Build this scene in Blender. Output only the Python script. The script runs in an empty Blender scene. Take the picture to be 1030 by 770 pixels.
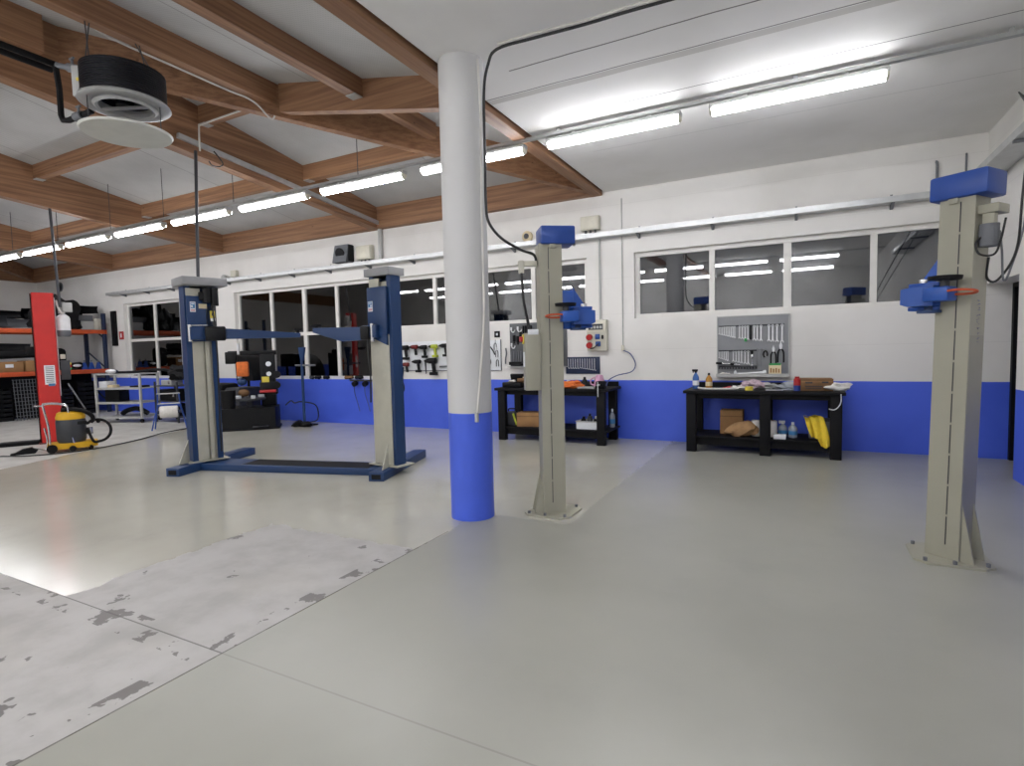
import bpy, bmesh, math, random
from mathutils import Vector, Matrix
random.seed(11)
PI = math.pi
SC = bpy.context.scene
COL = SC.collection

# ------------------------------------------------------------------ materials
def lin(h):
    h = h.lstrip('#'); o = []
    for i in (0, 2, 4):
        c = int(h[i:i+2], 16) / 255
        o.append(c / 12.92 if c <= .04045 else ((c + .055) / 1.055) ** 2.4)
    return (*o, 1)

class NT:
    """tiny node-tree writer"""
    def __init__(s, name):
        s.m = bpy.data.materials.new(name); s.m.use_nodes = True
        s.t = s.m.node_tree; s.b = s.t.nodes['Principled BSDF']
    def n(s, typ, **kw):
        x = s.t.nodes.new(typ)
        for k, v in kw.items(): setattr(x, k, v)
        return x
    def l(s, a, b): s.t.links.new(a, b)
    def math(s, op, a, b=None, c=None):
        x = s.n('ShaderNodeMath', operation=op)
        for i, v in enumerate((a, b, c)):
            if v is None: continue
            if isinstance(v, (int, float)): x.inputs[i].default_value = v
            else: s.l(v, x.inputs[i])
        return x.outputs[0]
    def mix(s, f, a, b):
        x = s.n('ShaderNodeMix', data_type='RGBA')
        for i, v in ((0, f), (6, a), (7, b)):
            if isinstance(v, (int, float)): x.inputs[i].default_value = v
            elif isinstance(v, tuple): x.inputs[i].default_value = v
            else: s.l(v, x.inputs[i])
        return x.outputs[2]
    def pos(s):
        g = s.n('ShaderNodeTexCoord'); return g.outputs['Object']
    def xyz(s, v):
        x = s.n('ShaderNodeSeparateXYZ'); s.l(v, x.inputs[0]); return x.outputs
    def noise(s, v, scale, detail=3, rough=.55, sc=None):
        if sc:
            mp = s.n('ShaderNodeMapping'); mp.inputs['Scale'].default_value = sc; s.l(v, mp.inputs[0]); v = mp.outputs[0]
        x = s.n('ShaderNodeTexNoise'); s.l(v, x.inputs['Vector'])
        x.inputs['Scale'].default_value = scale; x.inputs['Detail'].default_value = detail; x.inputs['Roughness'].default_value = rough
        return x.outputs['Fac']
    def ramp(s, f, lo, hi):
        x = s.n('ShaderNodeMapRange', interpolation_type='SMOOTHSTEP'); s.l(f, x.inputs[0])
        x.inputs[1].default_value = lo; x.inputs[2].default_value = hi
        return x.outputs[0]
    def bump(s, h, st, dist=.01):
        x = s.n('ShaderNodeBump'); x.inputs['Strength'].default_value = st; x.inputs['Distance'].default_value = dist
        s.l(h, x.inputs['Height']); s.l(x.outputs[0], s.b.inputs['Normal'])
    def base(s, c):
        if isinstance(c, tuple): s.b.inputs['Base Color'].default_value = c
        else: s.l(c, s.b.inputs['Base Color'])
    def rough(s, r):
        if isinstance(r, (int, float)): s.b.inputs['Roughness'].default_value = r
        else: s.l(r, s.b.inputs['Roughness'])

M = {}
def mat(key, hexc, rough=.5, metal=0., var=.06, vs=6., bump=0., hex2=None):
    n = NT(key); v = n.pos(); c = lin(hexc)
    d = lin(hex2) if hex2 else tuple(x * (1 - 2.2 * var) for x in c[:3]) + (1,)
    f = n.noise(v, vs, 4)
    n.base(n.mix(n.ramp(f, .35, .7), c, d))
    n.rough(rough); n.b.inputs['Metallic'].default_value = metal
    if key.startswith('black'): n.b.inputs['Specular IOR Level'].default_value = .25
    if bump: n.bump(n.noise(v, vs * 6, 3), bump, .004)
    M[key] = n.m
    return n.m

def make_wood(key, axis):
    n = NT(key); v = n.pos()
    sc = {'x': (.35, 9, 14), 'y': (9, .35, 14), 'd': (3.5, 3.5, 14)}[axis]
    g = n.noise(v, 1.6, 5, .6, sc)
    g2 = n.noise(v, 5, 3, .5, sc)
    big = n.noise(v, .5, 2)
    c = n.mix(n.ramp(g, .3, .72), lin('#9f7757'), lin('#75523a'))
    c = n.mix(n.math('MULTIPLY', n.ramp(g2, .5, .75), .35), c, lin('#5c3c28'))
    c = n.mix(n.math('MULTIPLY', n.ramp(big, .45, .7), .3), c, lin('#916a49'))
    sc2 = {'x': (1.2, 2.6, 2.6), 'y': (2.6, 1.2, 2.6), 'd': (1.8, 1.8, 2.6)}[axis]
    mp = n.n('ShaderNodeMapping'); mp.inputs['Scale'].default_value = sc2; n.l(v, mp.inputs[0])
    vo = n.n('ShaderNodeTexVoronoi'); n.l(mp.outputs[0], vo.inputs['Vector']); vo.inputs['Scale'].default_value = 1.8
    k = n.math('SUBTRACT', 1, n.ramp(vo.outputs['Distance'], .035, .075))
    c = n.mix(n.math('MULTIPLY', k, .75), c, lin('#452a18'))
    n.base(c); n.rough(.62)
    n.bump(g, .12, .004)
    M[key] = n.m
make_wood('wood_x', 'x'); make_wood('wood_y', 'y'); make_wood('wood_d', 'd')

def painted_wall():
    n = NT('painted_wall'); v = n.pos(); x, y, z = n.xyz(v)
    wob = n.math('MULTIPLY', n.math('SUBTRACT', n.noise(v, 3, 2), .5), .012)
    f = n.math('LESS_THAN', n.math('ADD', z, wob), 1.018)
    big = n.noise(v, .7, 4)
    wht = n.mix(n.ramp(big, .4, .75), lin('#e8e6e2'), lin('#dcdad5'))
    sp = n.ramp(n.noise(v, 9, 5, .7), .70, .76)
    wht = n.mix(n.math('MULTIPLY', sp, .3), wht, lin('#b3b0aa'))
    jn = n.math('LESS_THAN', n.math('ABSOLUTE', n.math('SUBTRACT', n.math('FRACT', n.math('MULTIPLY', z, 1.62)), .5)), .006)
    wht = n.mix(n.math('MULTIPLY', jn, .12), wht, lin('#8d8a85'))
    blu = n.mix(n.ramp(big, .4, .7), lin('#4c6ae4'), lin('#4360da'))
    n.base(n.mix(f, wht, blu))
    n.rough(n.math('SUBTRACT', .62, n.math('MULTIPLY', f, .16)))
    n.bump(n.noise(v, 26, 4), .10, .004)
    M['wall'] = n.m
painted_wall()

def slab():
    n = NT('slab'); v = n.pos(); x, y, z = n.xyz(v)
    big = n.noise(v, .8, 4)
    c = n.mix(n.ramp(big, .38, .72), lin('#f1f0ee'), lin('#e8e7e4'))
    wob = n.math('MULTIPLY', n.math('SUBTRACT', n.noise(v, 1.5, 2), .5), .03)
    yy = n.math('ADD', y, wob)
    def line(y0, w, x0):
        a = n.math('LESS_THAN', n.math('ABSOLUTE', n.math('SUBTRACT', yy, y0)), w)
        return n.math('MULTIPLY', a, n.math('GREATER_THAN', x, x0))
    for y0, w, x0, k, hx in ((4.86, .008, -2.48, .85, '#3c3a38'), (5.30, .008, -2.98, .8, '#44423f'), (5.37, .05, -2.98, .45, '#9a958b'),
                             (6.09, .006, -2.45, .85, '#403e3c'), (7.37, .006, -2.5, .35, '#8d8b88'), (8.53, .008, -2.55, .5, '#f2f1ee'),
                             (3.3, .008, -2.4, .7, '#44423f'), (2.1, .008, -2.9, .7, '#44423f'), (.9, .008, -2.4, .7, '#44423f')):
        c = n.mix(n.math('MULTIPLY', line(y0, w, x0), k), c, lin(hx))
    n.base(c); n.rough(.75)
    n.bump(n.noise(v, 18, 4), .08, .004)
    M['slab'] = n.m
slab()

def roof_panel():
    n = NT('roof_panel'); v = n.pos(); x, y, z = n.xyz(v)
    w1 = n.math('SINE', n.math('MULTIPLY', x, 190)); w2 = n.math('SINE', n.math('MULTIPLY', y, 190))
    w = n.math('MULTIPLY', n.math('ADD', w1, w2), .25)
    big = n.noise(v, 1.1, 4)
    c = n.mix(n.ramp(big, .35, .75), lin('#bfbfbd'), lin('#b1b1af'))
    c = n.mix(n.math('MULTIPLY', n.ramp(w, 0., .4), .34), c, lin('#8e8e8b'))
    j = n.math('LESS_THAN', n.math('ABSOLUTE', n.math('SUBTRACT', n.math('FRACT', n.math('MULTIPLY', x, .44)), .5)), .005)
    c = n.mix(n.math('MULTIPLY', j, .5), c, lin('#6e6d69'))
    n.base(c); n.rough(.8)
    M['roof'] = n.m
roof_panel()

def floor_paint():
    n = NT('floor_paint'); v = n.pos(); x, y, z = n.xyz(v)
    wob = n.math('MULTIPLY', n.math('SUBTRACT', n.noise(v, 2.2, 5, .65), .5), .36)
    fine = n.math('MULTIPLY', n.math('SUBTRACT', n.noise(v, 9, 4), .5), .10)
    big = n.noise(v, .55, 4); med = n.noise(v, 2.5, 5, .6)
    # painted coats
    right = n.mix(n.ramp(big, .35, .7), lin('#a2a298'), lin('#97978d'))
    left = n.mix(n.ramp(big, .35, .7), lin('#c0beb2'), lin('#b4b2a6'))
    isleft = n.math('LESS_THAN', n.math('ADD', x, n.math('MULTIPLY', wob, .5)), n.math('ADD', -2.75, n.math('MULTIPLY', n.math('GREATER_THAN', y, 4.6), .9)))
    c = n.mix(isleft, right, left)
    scuff = n.ramp(n.noise(v, 1.6, 7, .72), .52, .75)
    c = n.mix(n.math('MULTIPLY', scuff, .14), c, lin('#7e7d76'))
    # worn concrete patches
    xl = n.math('LESS_THAN', x, -2.754)
    pa = n.math('MULTIPLY', xl, n.math('LESS_THAN', y, 1.828))
    far = n.math('ADD', 3.5, wob)
    pb = n.math('MULTIPLY', xl, n.math('LESS_THAN', y, far))
    pb = n.math('MULTIPLY', pb, n.math('GREATER_THAN', n.math('ADD', x, wob), -4.42))
    fl_ = n.math('LESS_THAN', n.math('ADD', x, n.math('MULTIPLY', n.math('SUBTRACT', y, 3.6), .42)), n.math('ADD', -10.45, n.math('MULTIPLY', wob, .4)))
    worn = n.math('MAXIMUM', pa, pb)
    conc = n.mix(n.ramp(med, .35, .7), lin('#b4b2af'), lin('#a19f9b'))
    conc = n.mix(n.math('MULTIPLY', n.ramp(n.noise(v, 1.3, 3), .5, .7), .35), conc, lin('#c0bdb6'))
    chips = n.ramp(n.noise(v, 3.3, 4, .62), .652, .666)
    # chips gather along the joints
    d1 = n.math('ABSOLUTE', n.math('ADD', x, 2.80)); d2 = n.math('ABSOLUTE', n.math('SUBTRACT', y, 1.80))
    near = n.math('LESS_THAN', n.math('MINIMUM', d1, d2), .10)
    chips2 = n.math('MULTIPLY', n.ramp(n.noise(v, 4.6, 4, .6), .556, .572), near)
    ch = n.math('MINIMUM', 1, n.math('ADD', chips, chips2))
    spots = n.ramp(n.noise(v, 14, 3, .6), .735, .75)
    ch = n.math('MINIMUM', 1, n.math('ADD', ch, n.math('MULTIPLY', spots, .8)))
    conc = n.mix(n.math('MULTIPLY', ch, .85), conc, lin('#5d5956'))
    c = n.mix(worn, c, conc)
    bare = n.mix(n.ramp(med, .35, .7), lin('#c6c5c0'), lin('#b1afa9'))
    c = n.mix(fl_, c, bare)
    # saw-cut joints
    j1 = n.math('MULTIPLY', n.math('LESS_THAN', n.math('ABSOLUTE', n.math('ADD', x, 2.752)), .006), n.math('LESS_THAN', y, 4.0))
    j2 = n.math('LESS_THAN', n.math('ABSOLUTE', n.math('SUBTRACT', y, 1.826)), .005)
    j2 = n.math('MULTIPLY', j2, n.math('SUBTRACT', 1, n.math('MULTIPLY', n.math('GREATER_THAN', x, -2.75), .65)))
    j = n.math('MAXIMUM', j1, j2)
    c = n.mix(n.math('MULTIPLY', j, .75), c, lin('#4a4743'))
    n.base(c)
    r = n.math('ADD', .30, n.math('MULTIPLY', med, .06))
    r = n.math('SUBTRACT', r, n.math('MULTIPLY', isleft, .16))
    r = n.math('ADD', r, n.math('MULTIPLY', n.math('MAXIMUM', worn, fl_), .28))
    n.rough(r)
    n.b.inputs['Specular IOR Level'].default_value = .7
    hgt = n.math('SUBTRACT', n.math('MULTIPLY', n.noise(v, 3, 3), .6), n.math('MULTIPLY', j, 1.0))
    n.bump(hgt, .02, .01)
    M['floor'] = n.m
floor_paint()

def glass():
    n = NT('pane_glass'); t = n.t
    t.nodes.remove(n.b)
    out = t.nodes['Material Output']
    g = n.n('ShaderNodeBsdfGlossy'); g.inputs['Roughness'].default_value = .02
    g.inputs['Color'].default_value = (1, 1, 1, 1)
    tr = n.n('ShaderNodeBsdfTransparent'); tr.inputs['Color'].default_value = (.62, .63, .65, 1)
    fr = n.n('ShaderNodeFresnel'); fr.inputs['IOR'].default_value = 2.1
    mx = n.n('ShaderNodeMixShader'); n.l(fr.outputs[0], mx.inputs[0]); n.l(tr.outputs[0], mx.inputs[1]); n.l(g.outputs[0], mx.inputs[2])
    n.l(mx.outputs[0], out.inputs['Surface'])
    M['glass'] = n.m
glass()

def emit(key, hexc, s):
    n = NT(key); n.base(lin(hexc)); n.b.inputs['Emission Color'].default_value = lin(hexc); n.b.inputs['Emission Strength'].default_value = s
    M[key] = n.m
emit('tube_glow', '#fbfbff', 15.0)

def clear(key, hexc, alpha=.5):
    n = NT(key); n.base(lin(hexc)); n.rough(.12); n.b.inputs['Transmission Weight'].default_value = alpha; n.b.inputs['IOR'].default_value = 1.3
    M[key] = n.m
clear('clear_plastic', '#dfe6ee', .6); clear('blue_plastic', '#5f87c9', .35); clear('orange_plastic', '#d59a4c', .3)

mat('column_paint', '#cfcfce', .6, var=.02, vs=1.2, bump=.05)
mat('white_paint', '#e4e2dd', .5, var=.02)
mat('frame_white', '#e6e4df', .4, var=.02)
mat('post_grey', '#a6a493', .45, var=.03, vs=3)
mat('post_grey_side', '#9b998b', .45, var=.03, vs=3)
mat('lift_blue', '#234b9e', .4, var=.04)
mat('arm_blue', '#2657ae', .35, var=.05)
mat('deep_blue', '#1b3a66', .42, var=.05, vs=3)
mat('lift_silver', '#b9b7a8', .45, var=.05, vs=4)
mat('cap_grey', '#97989a', .5, var=.04)
mat('red_paint', '#d32c27', .4, var=.05, vs=3)
mat('dark_red', '#6e1714', .5)
mat('black_rubber', '#0f0f11', .6, var=.1)
mat('black_plastic', '#0e0f12', .45, var=.08)
mat('black_steel', '#0c0c10', .62, var=.1, vs=5)
mat('dark_grey', '#3d3f44', .5, var=.08)
mat('mid_grey', '#6f7277', .5, var=.05)
mat('light_grey', '#b9bab8', .5, var=.05)
mat('beige_box', '#cfccbd', .5, var=.03)
mat('galv', '#c2c4c4', .38, .55, var=.05, vs=8)
mat('chrome', '#d8d9da', .22, .9, var=.03)
mat('steel_tool', '#e4e6e8', .3, .35, var=.05, vs=20)
mat('pegboard', '#8b8d90', .5, var=.03)
mat('peg_dark', '#5b5d60', .5, var=.05)
mat('orange_hose', '#c4532c', .5, var=.06)
mat('orange_beam', '#d1592c', .5, var=.08)
mat('rack_blue', '#23304f', .5, var=.08)
mat('cardboard', '#a27a4e', .75, var=.08, vs=5)
mat('cardboard_dark', '#7d5c3a', .75, var=.1, vs=8)
mat('paper_bag', '#a8835a', .75, var=.12, vs=12, bump=.3)
mat('yellow', '#e8b421', .5, var=.05)
mat('yellow_cloth', '#f0d13c', .8, var=.05, vs=14, bump=.3)
mat('white_cloth', '#e3e0da', .85, var=.05, vs=14, bump=.3)
mat('pink_plastic', '#dba6c4', .4, var=.06)
mat('pink_cloth', '#cdb6c2', .8, var=.18, vs=30)
mat('orange_cloth', '#df7433', .8, var=.1, vs=14, bump=.3)
mat('red_plastic', '#b5292b', .4, var=.05)
mat('blue_can', '#27408f', .35, var=.05)
mat('socket_blue', '#2a4f95', .4, var=.05)
mat('lime', '#b6c33a', .45, var=.05)
mat('green', '#3fa45b', .5)
mat('tape_cream', '#e3d3ad', .6)
mat('label_white', '#e9ecef', .5, var=.02)
mat('label_blue', '#3f7fb3', .5)
mat('label_pink', '#d9a9ad', .5)
mat('label_yellow', '#e4d04e', .5)
mat('label_dark', '#34363b', .5)
mat('letter_blue', '#6b7096', .5)
mat('cable_black', '#1d1d1f', .5)
mat('cable_white', '#d8d6d0', .5)
mat('cable_blue', '#414f86', .5)
mat('cream_plastic', '#dedac9', .4)
mat('dark_wall', '#d8d7d3', .8, var=.08, vs=1)
mat('asphalt', '#1b1b1d', .9)
mat('tyre', '#1b1b1c', .75, var=.08, vs=20)
mat('heater_fin', '#24262c', .4, .3, var=.1)
mat('disc_white', '#cfd0c8', .45, var=.03)
mat('bottle_white', '#e9eaec', .35)

# ------------------------------------------------------------------ mesh helper
def rz(a): return Matrix.Rotation(a, 4, 'Z')
def frame_to(p0, p1):
    d = Vector(p1) - Vector(p0); q = d.to_track_quat('Z', 'Y')
    return Matrix.Translation(p0) @ q.to_matrix().to_4x4(), d.length

class MB:
    def __init__(s): s.bm = bmesh.new()
    def _bev(s, vs, b, seg=2):
        if b <= 0: return
        es = {e for v in vs for e in v.link_edges}
        bmesh.ops.bevel(s.bm, geom=list(es), offset=b, segments=seg, affect='EDGES', profile=.5)
    def box(s, c, d, b=0., rot=0., mx=None):
        m = Matrix.Translation(c) @ rz(rot)
        if mx is not None: m = Matrix.Translation(c) @ mx
        r = bmesh.ops.create_cube(s.bm, size=1, matrix=m @ Matrix.Diagonal((d[0], d[1], d[2], 1)))
        s._bev(r['verts'], b); return s
    def bb(s, x0, x1, y0, y1, z0, z1, b=0.):
        return s.box(((x0+x1)/2, (y0+y1)/2, (z0+z1)/2), (abs(x1-x0), abs(y1-y0), abs(z1-z0)), b)
    def bar(s, p0, p1, w, h, b=0.):
        """rectangular bar from p0 to p1, w across (level), h up"""
        p0 = Vector(p0); p1 = Vector(p1); d = p1 - p0; L = d.length; x = d.normalized()
        up = Vector((0, 0, 1)) if abs(x.z) < .98 else Vector((0, 1, 0))
        y = up.cross(x).normalized(); z = x.cross(y)
        mx = Matrix((x, y, z)).transposed().to_4x4()
        return s.box((p0 + p1) / 2, (L, w, h), b, mx=mx)
    def cyl(s, p0, p1, r0, r1=None, seg=20, cap=True):
        m, L = frame_to(p0, p1)
        bmesh.ops.create_cone(s.bm, cap_ends=cap, segments=seg, radius1=r0, radius2=r0 if r1 is None else r1, depth=L,
                              matrix=m @ Matrix.Translation((0, 0, L/2))); return s
    def ball(s, c, r, sc=(1, 1, 1), u=16, v=10, mx=None):
        m = Matrix.Translation(c) @ (mx if mx is not None else Matrix()) @ Matrix.Diagonal((sc[0], sc[1], sc[2], 1))
        bmesh.ops.create_uvsphere(s.bm, u_segments=u, v_segments=v, radius=r, matrix=m); return s
    def tube(s, pts, r, seg=8, smooth=True, closed=False):
        P = [Vector(p) for p in pts]
        if smooth and len(P) > 2:
            Q = []; N = len(P)
            rng = range(N) if closed else range(N - 1)
            for i in rng:
                p0 = P[(i-1) % N] if closed or i > 0 else P[0]; p1 = P[i]; p2 = P[(i+1) % N]
                p3 = P[(i+2) % N] if closed or i + 2 < N else P[-1]
                for k in range(6):
                    t = k / 6
                    Q.append(.5 * ((2*p1) + (p2-p0)*t + (2*p0-5*p1+4*p2-p3)*t*t + (3*p1-p0-3*p2+p3)*t**3))
            if not closed: Q.append(P[-1])
            P = Q
        rings = []; N = len(P); last = None
        for i, p in enumerate(P):
            if closed: d = P[(i+1) % N] - P[(i-1) % N]
            else: d = P[min(i+1, N-1)] - P[max(i-1, 0)]
            if d.length < 1e-9: d = Vector((0, 0, 1))
            d.normalize()
            if last is None:
                a = d.orthogonal().normalized()
            else:
                a = last - d * last.dot(d)
                a = a.normalized() if a.length > 1e-6 else d.orthogonal().normalized()
            last = a; bb_ = d.cross(a)
            rings.append([s.bm.verts.new(p + r*(math.cos(2*PI*j/seg)*a + math.sin(2*PI*j/seg)*bb_)) for j in range(seg)])
        for i in range(N if closed else N - 1):
            A, B = rings[i], rings[(i+1) % N]
            for j in range(seg): s.bm.faces.new((A[j], A[(j+1) % seg], B[(j+1) % seg], B[j]))
        if not closed:
            s.bm.faces.new(rings[0][::-1]); s.bm.faces.new(rings[-1])
        return s
    def lathe(s, prof, c=(0, 0, 0), seg=28, mx=None):
        """prof: list of (r, z) bottom to top"""
        m = Matrix.Translation(c) @ (mx if mx is not None else Matrix())
        rings = []
        for r, z in prof:
            if r < 1e-5: rings.append([s.bm.verts.new(m @ Vector((0, 0, z)))])
            else: rings.append([s.bm.verts.new(m @ Vector((r*math.cos(2*PI*j/seg), r*math.sin(2*PI*j/seg), z))) for j in range(seg)])
        for A, B in zip(rings, rings[1:]):
            for j in range(seg):
                k = (j+1) % seg
                if len(A) == 1 and len(B) == 1: continue
                if len(A) == 1: s.bm.faces.new((A[0], B[k], B[j]))
                elif len(B) == 1: s.bm.faces.new((A[j], A[k], B[0]))
                else: s.bm.faces.new((A[j], A[k], B[k], B[j]))
        for R, flip in ((rings[0], 1), (rings[-1], 0)):
            if len(R) > 1 and tuple(prof[0]) != tuple(prof[-1]): s.bm.faces.new(R[::-1] if flip else R)
        return s
    def prism(s, poly, vec):
        """poly: 3-D points of one face; extruded along vec"""
        vec = Vector(vec)
        A = [s.bm.verts.new(Vector(p)) for p in poly]; B = [s.bm.verts.new(Vector(p) + vec) for p in poly]
        n = len(A); s.bm.faces.new(A[::-1]); s.bm.faces.new(B)
        for i in range(n): s.bm.faces.new((A[i], A[(i+1) % n], B[(i+1) % n], B[i]))
        return s
    def build(s, name, m, parent=None, smooth=None, mx=None):
        bm = s.bm
        bmesh.ops.recalc_face_normals(bm, faces=bm.faces)
        if mx is not None: bmesh.ops.transform(bm, matrix=mx, verts=bm.verts)
        me = bpy.data.meshes.new(name); bm.to_mesh(me); bm.free()
        o = bpy.data.objects.new(name, me); COL.objects.link(o)
        me.materials.append(M[m] if isinstance(m, str) else m)
        if smooth is None: smooth = True
        if smooth:
            ang = math.radians(38)
            me.polygons.foreach_set('use_smooth', [True] * len(me.polygons))
            b2 = bmesh.new(); b2.from_mesh(me)
            for e in b2.edges:
                if len(e.link_faces) == 2 and e.calc_face_angle(0) > ang: e.smooth = False
            b2.to_mesh(me); b2.free()
        if parent is not None:
            o.parent = parent
            if parent.type == 'EMPTY':
                o.matrix_parent_inverse = parent_mx(parent).inverted()
        return o

def parent_mx(p): return Matrix.Translation(p.location) @ rz(p.rotation_euler[2])
def tag(o, label, cat, group=None):
    o['label'] = label; o['category'] = cat
    if group: o['group'] = group
    return o
def thing(name, label, cat, loc=(0, 0, 0), rot=0., group=None):
    """an Empty at the thing's base; parts are then built in WORLD coordinates"""
    o = bpy.data.objects.new(name, None); COL.objects.link(o); o.empty_display_size = .1
    o.location = loc; o.rotation_euler = (0, 0, rot)
    return tag(o, label, cat, group)
def struct(o):
    o['kind'] = 'structure'; return o
def dup(root, loc, rot=0., label=None, group=None):
    r = root.copy(); COL.objects.link(r); r.location = loc; r.rotation_euler = (0, 0, rot)
    if label: r['label'] = label
    if group: r['group'] = group
    for ch in list(root.children):
        c = ch.copy(); COL.objects.link(c); c.parent = r; c.matrix_parent_inverse = ch.matrix_parent_inverse.copy()
        for g in list(ch.children):
            d = g.copy(); COL.objects.link(d); d.parent = c; d.matrix_parent_inverse = g.matrix_parent_inverse.copy()
    return r
def loc_mx(x, y, z=0., rot=0.): return Matrix.Translation((x, y, z)) @ rz(rot)
# ================================================================== SETTING
WY = 9.36                       # back wall plane
XR = 2.16                       # right wall plane
XL = -22.9                      # left wall plane
YB = -4.2                       # rear wall
b = MB(); b.bb(XL - .3, 5.2, YB - .3, 9.8, -.2, 0)
struct(b.build('floor', 'floor', smooth=False))

OPEN = [(-17.8, -15.1, 1.0, 3.2), (-12.8, -8.12, 1.0, 3.2), (-7.75, -3.33, 2.075, 3.17), (-2.49, 2.02, 2.07, 3.18)]
xs = sorted({XL - .3, 2.55} | {o[0] for o in OPEN} | {o[1] for o in OPEN})
b = MB()
for x0, x1 in zip(xs, xs[1:]):
    op = [o for o in OPEN if o[0] <= x0 + 1e-6 and o[1] >= x1 - 1e-6]
    if op:
        o = op[0]; b.bb(x0, x1, WY, WY + .3, 0, o[2]); b.bb(x0, x1, WY, WY + .3, o[3], 4.9)
    else: b.bb(x0, x1, WY, WY + .3, 0, 4.9)
struct(b.build('wall_back', 'wall', smooth=False))
b = MB()
b.bb(XR, XR + .36, YB, 8.08, 0, 4.6); b.bb(XR, XR + .36, 8.08, WY, 2.30, 4.6)
struct(b.build('wall_right', 'wall', smooth=False))
b = MB(); b.bb(XL - .3, XL, YB, WY, 0, 7.3); struct(b.build('wall_left', 'wall', smooth=False))
b = MB(); b.bb(XL - .3, 2.55, YB - .3, YB, 0, 7.3); struct(b.build('wall_rear', 'dark_wall', smooth=False))
b = MB(); b.bb(2.52, 5.2, 9.36, 9.6, 0, 3.2); b.bb(3.9, 4.1, 6.0, 9.36, 0, 3.2); b.bb(2.52, 4.0, 5.8, 6.0, 0, 3.2)
b.bb(2.52, 4.1, 5.8, 9.6, 3.0, 3.2)
struct(b.build('wall_annex', 'wall', smooth=False))
b = MB(); b.bb(2.44, 2.50, WY - .075, WY - .002, 0, 2.295); b.bb(2.44, 2.50, 8.085, WY - .075, 2.24, 2.295)
struct(b.build('door_1', 'black_steel', smooth=False))

# slab ceiling on the right, timber roof on the left
b = MB(); b.bb(-2.985, XR + .3, YB, WY, 4.25, 4.6); struct(b.build('ceiling', 'slab', smooth=False))
SW, SR = .168, .195
def zw(y): return 4.64 + SW*(9.2 - y)
def zr(x): return 4.64 + SR*(-3.1 - x)
HX = lambda y: -3.1 - (9.2 - y)*SW/SR            # hip line: where both faces meet
b = MB()
b.prism([(HX(WY), WY, zw(WY)), (HX(YB), YB, zw(YB)), (XL, YB, zw(YB)), (XL, WY, zw(WY))], (0, 0, .12))
struct(b.build('ceiling', 'roof', smooth=False))
b = MB()
b.prism([(HX(WY), WY, zr(HX(WY))), (-2.9, WY, zr(-2.9)), (-2.9, YB, zr(-2.9)), (HX(YB), YB, zr(HX(YB)))], (0, 0, .12))
struct(b.build('ceiling', 'roof', smooth=False))

TR = [0]
def trim(b, m):
    TR[0] += 1
    return struct(b.build('trim_%d' % TR[0], m, smooth=False))
# main rafters running down to the back wall (tapered: deeper towards the ridge)
def rafter(x0, x1, ytop):
    yb = 9.2
    zb = lambda y: 4.2 + .093*(9.2 - y)
    def top(y): return min(zw(y), zr(x0) if x0 > -10 else 99)
    ys = [yb, 3.4, ytop] if x0 > -10 else [yb, ytop]
    poly = [(x0, y, zb(y)) for y in (yb, ytop)] + [(x0, y, top(y) + .01) for y in ys[::-1]]
    b = MB(); b.prism(poly, (x1 - x0, 0, 0)); trim(b, 'wood_y')
rafter(-8.1, -7.9, -2.5); rafter(-13.1, -12.9, YB); rafter(-18.1, -17.9, YB)
# eaves beams
b = MB(); b.bb(XL, -3.03, 9.2, WY - .001, 4.2, 4.66); trim(b, 'wood_x')
b = MB(); b.bb(-3.2, -3.03, YB, 9.2, 4.2, 4.67); trim(b, 'wood_y')
b = MB(); b.bb(XL + .001, XL + .16, YB, 9.2, 4.2, 4.7); trim(b, 'wood_y')
# hip beam, corner of slab and wall up to the nearest rafter
def slope_beam(p0, p1, w, d, m):
    """p0,p1: top centre line; vertical depth d, width w"""
    p0 = Vector(p0); p1 = Vector(p1); dr = (p1 - p0); s_ = Vector((-dr.y, dr.x, 0)).normalized() * w
    a = [p0, p1, p1 - Vector((0, 0, d)), p0 - Vector((0, 0, d))]
    b = MB(); b.prism([q - s_/2 for q in a], s_); return trim(b, m)
off = .06
slope_beam((-3.14 - off, 9.2, 4.655), (-7.9 - off, 3.66, zw(3.66) + .01), .14, .43, 'wood_d')
slope_beam((-22.75, 9.2, 4.655), (-18.1, 9.2 - (4.65)/.82, zw(9.2 - 4.65/.82)), .16, .43, 'wood_d')
# jack rafter across the right-hand face
slope_beam((-3.2, 5.50, zr(-3.2) + .01), (HX(5.5) - .0, 5.50, zr(HX(5.5) - .0) + .01), .13, .385, 'wood_x')
# purlins, right-hand face (run parallel to the slab edge)
def pur_y(xr_, y0, y1, w=.14, d=.25):
    b = MB(); zt = zr(xr_)
    b.bb(xr_ - w, xr_, y0, y1, zt - d, zt + .01); trim(b, 'wood_y')
pur_y(-4.81, YB, 5.43, .15, .22); pur_y(-6.33, YB, 5.43, .14, .28)
pur_y(-4.81, 5.57, 7.0, .14, .22)
# ridge-side beam where the hip dies into the rafter
b = MB(); b.bb(-7.9, -7.72, -2.5, 3.4, zr(-7.72) - .42, zr(-7.72)); trim(b, 'wood_y')
# purlins, back-wall face
def pur_x(y, x0, x1, w=.14, d=.26):
    zt = zw(y)
    b = MB(); b.bb(x0, x1, y, y + w, zt - d, zt + .005); trim(b, 'wood_x')
for y in (5.35, 7.28, 3.4):
    pur_x(y, -17.9, -13.1); pur_x(y, -12.9, -8.1)
pur_x(5.35, -7.9, HX(5.35) - .03); pur_x(7.28, -7.9, HX(7.28) - .05)
pur_x(7.28, -21.0, -18.1); pur_x(5.35, -19.5, -18.1)
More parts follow.
